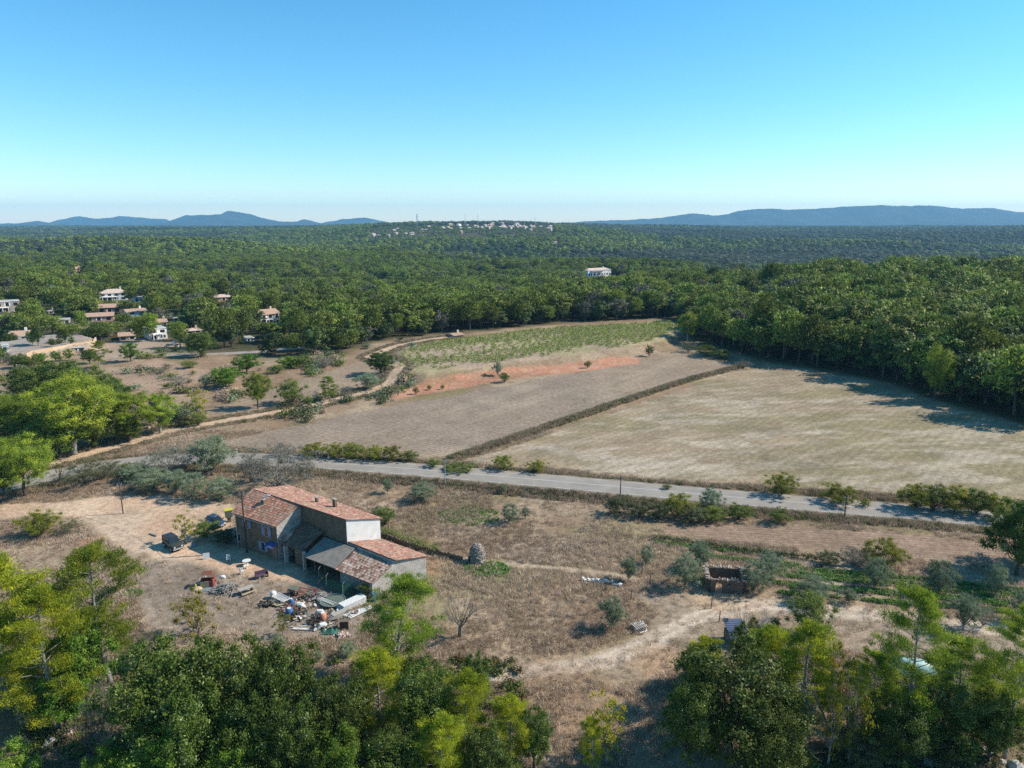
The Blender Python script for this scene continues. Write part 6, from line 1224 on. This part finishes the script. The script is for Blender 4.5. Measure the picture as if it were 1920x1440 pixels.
e = put('slide', 377, 1095, 'white plank leaning beside the red kiosk', 'plank', .9); B(e, 'board', 'white', ((0, 0, .45), (1.7, .35, .05), 0, 0, (0, -.5)))
e = put('toy_sandpit', 370, 1106, 'yellow tan shell-shaped toy lying below the kiosk', 'toy'); q = MB(); q.tube([(0, 0, 0), (0, 0, .12), (0, 0, .3), (0, 0, .38)], [.5, .62, .45, .1], 12); q.build('shell', C_['tan'], e, True); q = MB(); q.tube([(-.2, .2, .3), (-.3, .3, .65)], [.14, .05], 6); q.build('handle', C_['yellow'], e)
def sticks(px, py, label, n, r, m, cat='woodpile', nm='woodpile', sd=1, L=1.3):
    e = put(nm, px, py, label, cat); rs = np.random.RandomState(sd); q = MB()
    for i in range(n):
        a = rs.rand() * 3.14; d = Vector((math.cos(a), math.sin(a), rs.normal() * .25)) * L * (.4 + .5 * rs.rand()) * .5; c = Vector((rs.normal() * r * .45, rs.normal() * r * .4, 0)); c.z = max(.08, (1 - c.length / r * .8)) * r * .6 * rs.rand() + .1
        q.tube([tuple(c - d), tuple(c + d)], .035 + .04 * rs.rand(), 5)
    q.build('branches', M[m] if isinstance(m, str) else m, e)
sticks(422, 1108, 'heap of cut branches below the red kiosk', 130, 1.5, 'barkg'); 
e = put('white_sack', 418, 1093, 'white sack lying on the heap of branches', 'sack', 0, .55); q = MB(); q.tube([(-.35, 0, .1), (-.15, 0, .28), (.2, .05, .26), (.4, 0, .08)], [.12, .28, .24, .08], 8); q.build('bag', M['white'], e, True)
e = put('picnic_table', 462, 1112, 'weathered dark picnic table with a bench tipped beside it', 'table', .75); B(e, 'tabletop', 'grey_wood', ((0, 0, .72), (1.9, .8, .06))); B(e, 'trestle', 'wood', ((-.7, 0, .35), (.1, .7, .7))); B(e, 'trestle', 'wood', ((.7, 0, .35), (.1, .7, .7))); B(e, 'bench_plank', C_['tan'], ((.1, -.75, .4), (1.8, .25, .05)))
e = put('door_panel', 387, 1048, 'pale board propped up at the shaded end of the slab', 'board', .3); B(e, 'board', 'panel' if 'panel' in M else C_['panel'], ((0, 0, .42), (.85, .06, .85), 0, 0, (-.3, 0)))
e = put('paddling_pool', 361, 1024, 'small round blue paddling pool under the pale sapling', 'pool'); q = MB(); q.tube([(0, 0, 0), (0, 0, .16)], .55, 14); q.build('pool_wall', C_['slate'], e)
e = put('log', 287, 1004, 'pale log lying beside the off-roader', 'log', -.5); q = MB(); q.tube([(-.8, 0, .12), (.8, 0, .14)], [.12, .1], 7); q.build('timber', M['barkg'], e)
# the junk heap, piece by piece
e = put('slatted_bed', 527, 1127, 'white slatted bed base tipped on the junk heap', 'bed base', -.6, .1); B(e, 'frame', 'white', ((0, -.42, .3), (2.2, .06, .12)), ((0, .42, .5), (2.2, .06, .12)), ((-1.1, 0, .4), (.06, .9, .12)), ((1.1, 0, .4), (.06, .9, .12))); [B(e, 'slat', 'white', ((-.9 + k * .22, 0, .42), (.09, .84, .03), 0, 0, (.2, 0))) for k in range(9)]
e = put('white_barrel', 513, 1121, 'white rounded barrel at the head of the bed base', 'barrel'); q = MB(); q.tube([(0, 0, 0), (0, 0, .1), (0, 0, .75), (0, 0, .92)], [.3, .36, .38, .2], 12); q.build('drum', M['white'], e, True)
e = put('plank_stack', 520, 1139, 'tan planks lying below the bed base', 'planks', -.55); [B(e, 'plank', C_['tan'], ((rx, ry, .08 + .05 * k), (2.4, .16, .04), .05 * k)) for k, (rx, ry) in enumerate(((0, 0), (.1, .2), (-.1, .35), (.2, .1)))]
e = put('black_tarpaulin', 500, 1135, 'crumpled black tarpaulin at the left of the junk heap', 'tarpaulin'); rs = np.random.RandomState(4); q = MB(); g = [(i * .3 - .9, j * .28 - .6, .05 + .45 * rs.rand()) for j in range(5) for i in range(7)]; q.add(g, [(j * 7 + i, j * 7 + i + 1, j * 7 + i + 8, j * 7 + i + 7) for j in range(4) for i in range(6)]); q.build('sheet', M['black'], e)
for px, py, lb, m, r in ((547, 1136, 'bright blue plastic jug in the junk heap', 'blue', .25), (543, 1154, 'blue drum with a white rim in the junk heap', 'blue', .38), (606, 1163, 'orange plastic tub standing among the junk', 'orange', .36)):
    e = put('plastic_drum', px, py, lb, 'drum'); q = MB(); q.tube([(0, 0, 0), (0, 0, .2), (0, 0, .85), (0, 0, .95)], [r, r * 1.1, r * 1.1, r * .6], 12); q.build('drum', C_[m], e, True); q = MB(); q.tube([(0, 0, .93), (0, 0, .99)], r * .62, 12); q.build('lid', M['white'], e)
for px, py, lb, s in ((564, 1140, 'large white sack in the middle of the junk heap', 1.25), (532, 1148, 'white basin at the lower left of the junk heap', .8), (599, 1152, 'white domed appliance behind the orange tub', 1.1), (604, 1178, 'white crumpled sheet in front of the orange tub', 1.2), (590, 1137, 'small white bag right of the large sack', .6), (572, 1158, 'small pale bag in the weeds below the heap', .5)):
    e = put('white_bag', px, py, lb, 'bag', px * .1); rs = np.random.RandomState(px); q = MB(); q.tube([(-.5 * s, 0, .1), (-.25 * s, .05, .3 * s), (.15 * s, -.05, .33 * s), (.5 * s, 0, .08)], [.1 * s, .3 * s, .26 * s, .1 * s], 7); q.build('bag', M['white'], e)
e = put('rusty_trailer', 566, 1118, 'rusty red metal frame lying across the back of the heap', 'metal frame', -.35)
q = MB(); [q.tube([(-1.7, y, z), (1.9, y, z)], .05, 4) for y in (-.5, .5) for z in (.35, .85)]; [q.tube([(x, -.5, .35), (x, -.5, .85), (x, .5, .85), (x, .5, .35)], .04, 4) for x in (-1.7, -.6, .6, 1.9)]; q.tube([(.6, 0, .8), (2.6, .6, 1.3)], .04, 4); q.build('frame', C_['red'], e); B(e, 'panel', C_['grey_green'], ((-1.1, 0, .7), (1.0, .95, .5)), ((1.1, 0, .6), (.9, .8, .25), .1, 0, (.2, .2)))
e = put('old_engine', 552, 1116, 'black engine block under the rusty frame', 'engine', .4); B(e, 'block', 'black', ((0, 0, .35), (.9, .7, .6)), ((.2, .1, .75), (.5, .4, .25)))
e = put('ladder', 612, 1132, 'white ladder leaning across the round trampoline', 'ladder', -.62, .25); B(e, 'rail', 'white', ((0, -.22, .15), (3.0, .06, .05), 0, 0, (0, -.06))); B(e, 'rail', 'white', ((0, .22, .15), (3.0, .06, .05), 0, 0, (0, -.06))); [B(e, 'rung', 'white', ((-1.3 + k * .29, 0, .16), (.05, .42, .04))) for k in range(10)]
e = put('trampoline', 624, 1131, 'round grey-green trampoline behind the ladder', 'trampoline'); q = MB(); q.tube([(0, 0, .3), (0, 0, .36)], 1.45, 26); q.build('mat', C_['grey_green'], e); q = MB(); q.tube([(1.5 * math.cos(t / 26 * 2 * math.pi), 1.5 * math.sin(t / 26 * 2 * math.pi), .4) for t in range(27)], .05, 5, cap=False); q.build('rim', C_['slate'], e); [B(e, 'leg', 'steel', ((1.3 * math.cos(t), 1.3 * math.sin(t), .17), (.06, .06, .34))) for t in (.5, 2.1, 3.7, 5.2)]
e = put('panel_stack', 658, 1137, 'tall stack of long white panels beside the barn', 'panels', .75); [B(e, 'panel', C_['panel'] if k % 2 else 'white', ((.05 * k, -.02 * k, .1 + .17 * k), (3.6 - .1 * k, 1.15, .1), .02 * k)) for k in range(5)]
e = put('panel_stack', 669, 1146, 'narrow white boards fanned out in front of the tall stack', 'boards', .68); [B(e, 'board', 'white', ((.1 * k, -.3 * k, .1 + .03 * k), (3.4, .22, .05), .05 * k)) for k in range(4)]
e = put('long_board', 572, 1181, 'long white board lying at the front of the heap', 'board', -.08); B(e, 'board', 'white', ((0, 0, .1), (2.8, .34, .1))); e = put('long_board', 562, 1175, 'thin white strip lying behind the long board', 'board', .1); B(e, 'board', 'white', ((0, 0, .05), (2.4, .1, .05)))
e = put('table_frame', 628, 1162, 'grey folding table frames stacked behind the slatted crate', 'table frames', .5); [B(e, 'tabletop', 'grey_wood', ((.15 * k, .1 * k, .3 + .1 * k), (1.5, .75, .04), .1 * k)) for k in range(4)]; [B(e, 'leg', 'steel', ((x, y, .2), (.05, .05, .5))) for x in (-.6, .6) for y in (-.3, .3)]
e = put('slatted_crate', 646, 1178, 'brown slatted crate standing at the right of the heap', 'crate', .1); B(e, 'crate_body', 'wood', ((0, 0, .5), (1.0, .6, 1.0))); [B(e, 'slat', 'bark', ((-.42 + .12 * k, -.32, .5), (.06, .05, 1.0))) for k in range(8)]
e = put('leaning_frame', 660, 1172, 'pale poles leaning behind the slatted crate', 'poles', -.6); q = MB(); q.tube([(-.9, 0, 1.3), (.9, 0, .03)], .04, 5); q.tube([(-.9, .25, 1.25), (.9, .3, .03)], .04, 5); q.build('poles', M['grey_wood'], e)
e = put('green_tarpaulin', 618, 1186, 'teal green tarpaulin bundled at the front right of the heap', 'tarpaulin'); rs = np.random.RandomState(7); q = MB(); g = [(i * .32 - .95, j * .28 - .5, .06 + .5 * rs.rand() * (1 if 0 < i < 6 and 0 < j < 4 else .1)) for j in range(5) for i in range(7)]; q.add(g, [(j * 7 + i, j * 7 + i + 1, j * 7 + i + 8, j * 7 + i + 7) for j in range(4) for i in range(6)]); q.build('sheet', C_['teal'], e)
e = put('rubble_heap', 643, 1194, 'small heap of pinkish stones at the front corner of the junk', 'stones'); rs = np.random.RandomState(3); q = MB(); [q.box((rs.normal() * .4, rs.normal() * .3, .1 + .15 * rs.rand()), (.22, .18, .14), rs.rand() * 3, tilt=(rs.rand(), rs.rand())) for _ in range(45)]; q.build('stones', mat('pinkish_stones', (.62, .5, .43), (.42, .3, .24), 3), e)
sticks(554, 1154, 'brown brushwood piled on the junk heap', 60, .9, 'bark', 'brushwood', 'brushwood', 5, 1.0); sticks(592, 1166, 'dark brushwood left of the orange tub', 60, .9, 'bark', 'brushwood', 'brushwood', 6, 1.2); sticks(600, 1122, 'tangle of dry twigs behind the white bags', 90, 1.1, 'barkg', 'brushwood', 'brushwood', 9, 1.2)
e = put('blue_bin', 703, 1126, 'blue bin at the front corner of the barn', 'bin', .6); B(e, 'bin_body', C_['blue'], ((0, 0, .5), (.5, .5, .95), 0, 0, None, 1.15)); B(e, 'lid', C_['blue'], ((0, 0, 1.02), (.62, .62, .07)))
sticks(262, 1310, 'pale brushwood on the bare slope at lower left', 70, 1.1, 'barkg', 'brushwood', 'brushwood', 12, 1.6); sticks(215, 1300, 'grey brushwood by the bright oak at lower left', 60, 1.0, 'barkg', 'brushwood', 'brushwood', 13, 1.5)
for k, (px, py, lb) in enumerate(((536, 1130, 'scatter of small coloured scraps in the upper part of the junk heap'), (585, 1128, 'scatter of white and grey scraps among the twigs of the heap'), (612, 1172, 'scatter of small scraps between the orange tub and the crate'), (556, 1160, 'scatter of dark scraps at the lower left of the heap'), (640, 1150, 'scatter of broken boards below the panel stack'))):
    e = put('scrap_pile', px, py, lb, 'scrap', 0); r2 = np.random.RandomState(40 + k)
    for mi, mm in enumerate((M['white'], C_['grey_green'], M['black'], C_['slate'], C_['tan'], M['iron'])):
        q = MB(); [q.box((r2.normal() * 1.0, r2.normal() * .7, .08 + .25 * r2.rand()), (.1 + .5 * r2.rand() ** 2, .08 + .22 * r2.rand(), .05 + .2 * r2.rand() ** 2), r2.rand() * 3, tilt=(r2.normal() * .5, r2.normal() * .5)) for _ in range(7)]; q.build('scrap', mm, e)
sticks(540, 1146, 'bent dark rods and branches sticking out of the heap', 26, .9, 'iron', 'rods', 'metal_rods', 33, 1.9)
# wire pen against the barn
def pen():
    e = empty('wire_pen', (0, 0, 0), 0, 'green mesh pen with leaning posts against the barn front', 'pen'); P = [gp(598, 1090), gp(612, 1104), gp(643, 1120), gp(672, 1112)]
    for i, p in enumerate(P): q = MB(); q.tube([tuple(p), (p.x + .05, p.y, 1.75), (p.x + .25, p.y + .2, 2.05)], .035, 5); q.build('post', M['steel'], e)
    m, ns, ln, b = newmat('green_mesh'); ns.remove(b); tr = N(ns, 'ShaderNodeBsdfTransparent'); df = N(ns, 'ShaderNodeBsdfDiffuse'); df.inputs[0].default_value = (.04, .13, .08, 1); mx = N(ns, 'ShaderNodeMixShader'); mx.inputs[0].default_value = .45; ln.new(tr.outputs[0], mx.inputs[1]); ln.new(df.outputs[0], mx.inputs[2]); ln.new(mx.outputs[0], ns['Material Output'].inputs[0])
    for i in range(3): q = MB(); a, b_ = P[i], P[i + 1]; q.add([(a.x, a.y, 0), (b_.x, b_.y, 0), (b_.x, b_.y, 1.6), (a.x, a.y, 1.6)], [(0, 1, 2, 3)]); q.build('mesh_panel', m, e)
pen()
e = put('pallet_stack', 1198, 1180, 'stack of bleached white pallets on the mown grass', 'pallets', .25)
for k in range(3): B(e, 'pallet', mat('bleached_pallet_wood', (.68, .64, .58), (.45, .42, .38), 5) if k == 0 else M['grey_wood'], *[((-.65 + .26 * i, 0, .1 + .22 * k), (.12, 1.2, .04), .1 * k) for i in range(6)], *[((0, y, .03 + .22 * k), (1.5, .1, .1), .1 * k) for y in (-.5, 0, .5)])
sticks(1198, 1178, 'bleached sticks thrown over the white pallets', 26, .8, mat('bleached_sticks', (.7, .67, .62), (.5, .47, .43), 4), 'sticks', 'stick_pile', 21, 1.5)
def hut():
    e = put('blue_roofed_hut', 1385, 1214, 'little hut with a slatted dark blue roof behind the oaks', 'hut', .05); B(e, 'wall', 'wood', ((0, 1.0, .5), (1.9, 2.2, 1.3))); rf = C_['navy']
    q = MB(); q.add([(-1.05, -.3, 1.15), (1.05, -.3, 1.15), (1.05, 2.3, 1.95), (-1.05, 2.3, 1.95), (-1.05, -.3, 1.23), (1.05, -.3, 1.23), (1.05, 2.3, 2.03), (-1.05, 2.3, 2.03)], [(3, 2, 1, 0), (4, 5, 6, 7), (0, 1, 5, 4), (1, 2, 6, 5), (2, 3, 7, 6), (3, 0, 4, 7)]); q.build('roof', rf, e)
    q = MB(); [q.box((0, -.2 + k * .28, 1.28 + k * .28 * .308), (2.1, .05, .05)) for k in range(9)]; q.build('roof_battens', C_['slate'], e); B(e, 'chimney', 'grey_wood', ((-.8, 2.1, 2.1), (.4, .4, .6)))
hut()
e = put('pale_tank', 1712, 1268, 'pale green rounded tank half hidden behind the twin-trunked pine', 'tank', -.2); q = MB(); q.tube([(-2.3, 0, .9), (-2.1, 0, .9), (1.9, 0, .9), (2.2, 0, .9)], [.6, .95, .95, .55], 18); q.build('tank_shell', C_['pale_green'], e, True); B(e, 'cradle', 'steel', ((-1.3, 0, .1), (.2, 1.6, .3)), ((1.3, 0, .1), (.2, 1.6, .3)))
rs = np.random.RandomState(77)
for k, (px, py) in enumerate(((1640, 1434), (1700, 1425), (1745, 1436), (1850, 1415), (1880, 1430), (1905, 1438), (270, 1345), (255, 1352), (240, 1335), (285, 1358), (130, 1372), (95, 1395))):
    e = put('boulder', px, py, ('pale broken boulder on the stony ground at the lower right corner' if k < 6 else 'pale broken stone on the bare path at lower left'), 'boulder', k, group='boulders at the lower right' if k < 6 else 'stones at lower left'); q = MB(); s = .35 + .4 * rs.rand()
    n = 7; V = [(s * (1.1 - .25 * (j % 2)) * math.cos(6.28 * j / n) * (1, .85, .4)[i], s * math.sin(6.28 * j / n) * (1, .8, .45)[i], (-.1, .28, .5)[i] * s * 1.4 + .04 * rs.rand()) for i in range(3) for j in range(n)]
    q.add(V, [(i * n + j, i * n + (j + 1) % n, (i + 1) * n + (j + 1) % n, (i + 1) * n + j) for i in range(2) for j in range(n)] + [tuple(2 * n + j for j in range(n))]); q.build('rock', M['rubble'], e)
# black sheeting and scraps between the vegetable rows
for k, (px, py, w_, lb) in enumerate(((1585, 1104, 2.6, 'dark sheeting crumpled beside the upright olive in the rows'), (1690, 1132, 1.6, 'black sheeting scrap lower in the vegetable rows'), (1530, 1063, 1.6, 'dark pile at the top of the vegetable rows'), (1800, 1120, 1.4, 'blue grey sheeting near the several-stemmed olive'))):
    e = put('plastic_sheeting', px, py, lb, 'sheeting', .3); r2 = np.random.RandomState(k); q = MB(); g = [(i * w_ / 6 - w_ / 2, j * .25 - .4, .05 + .3 * r2.rand()) for j in range(4) for i in range(7)]; q.add(g, [(j * 7 + i, j * 7 + i + 1, j * 7 + i + 8, j * 7 + i + 7) for j in range(3) for i in range(6)]); q.build('sheet', M['black'] if k < 3 else C_['navy'], e)
tag(hedge('brown_scrub', 'dark scrub line below the ploughed strip', [(1230, 1012), (1330, 1026), (1440, 1040), (1540, 1052)], .7, M['dshrub'], 15, 'scrub'), kind='stuff')
# overhead wire between the poles of the farm
q = MB(); a = gp(231, 963); b = gp(463, 1036); ha, hb = height_at(231, 963, 906, a.z), height_at(463, 1036, 922, b.z); P = [(a.x + (b.x - a.x) * t, a.y + (b.y - a.y) * t, ha + (hb - ha) * t - 1.2 * 4 * t * (1 - t)) for t in np.linspace(0, 1, 13)]; q.tube(P, .018, 4); tag(q.build('overhead_wire', M['black']), 'thin wire sagging from the drive pole to the farmhouse pole', 'wire')
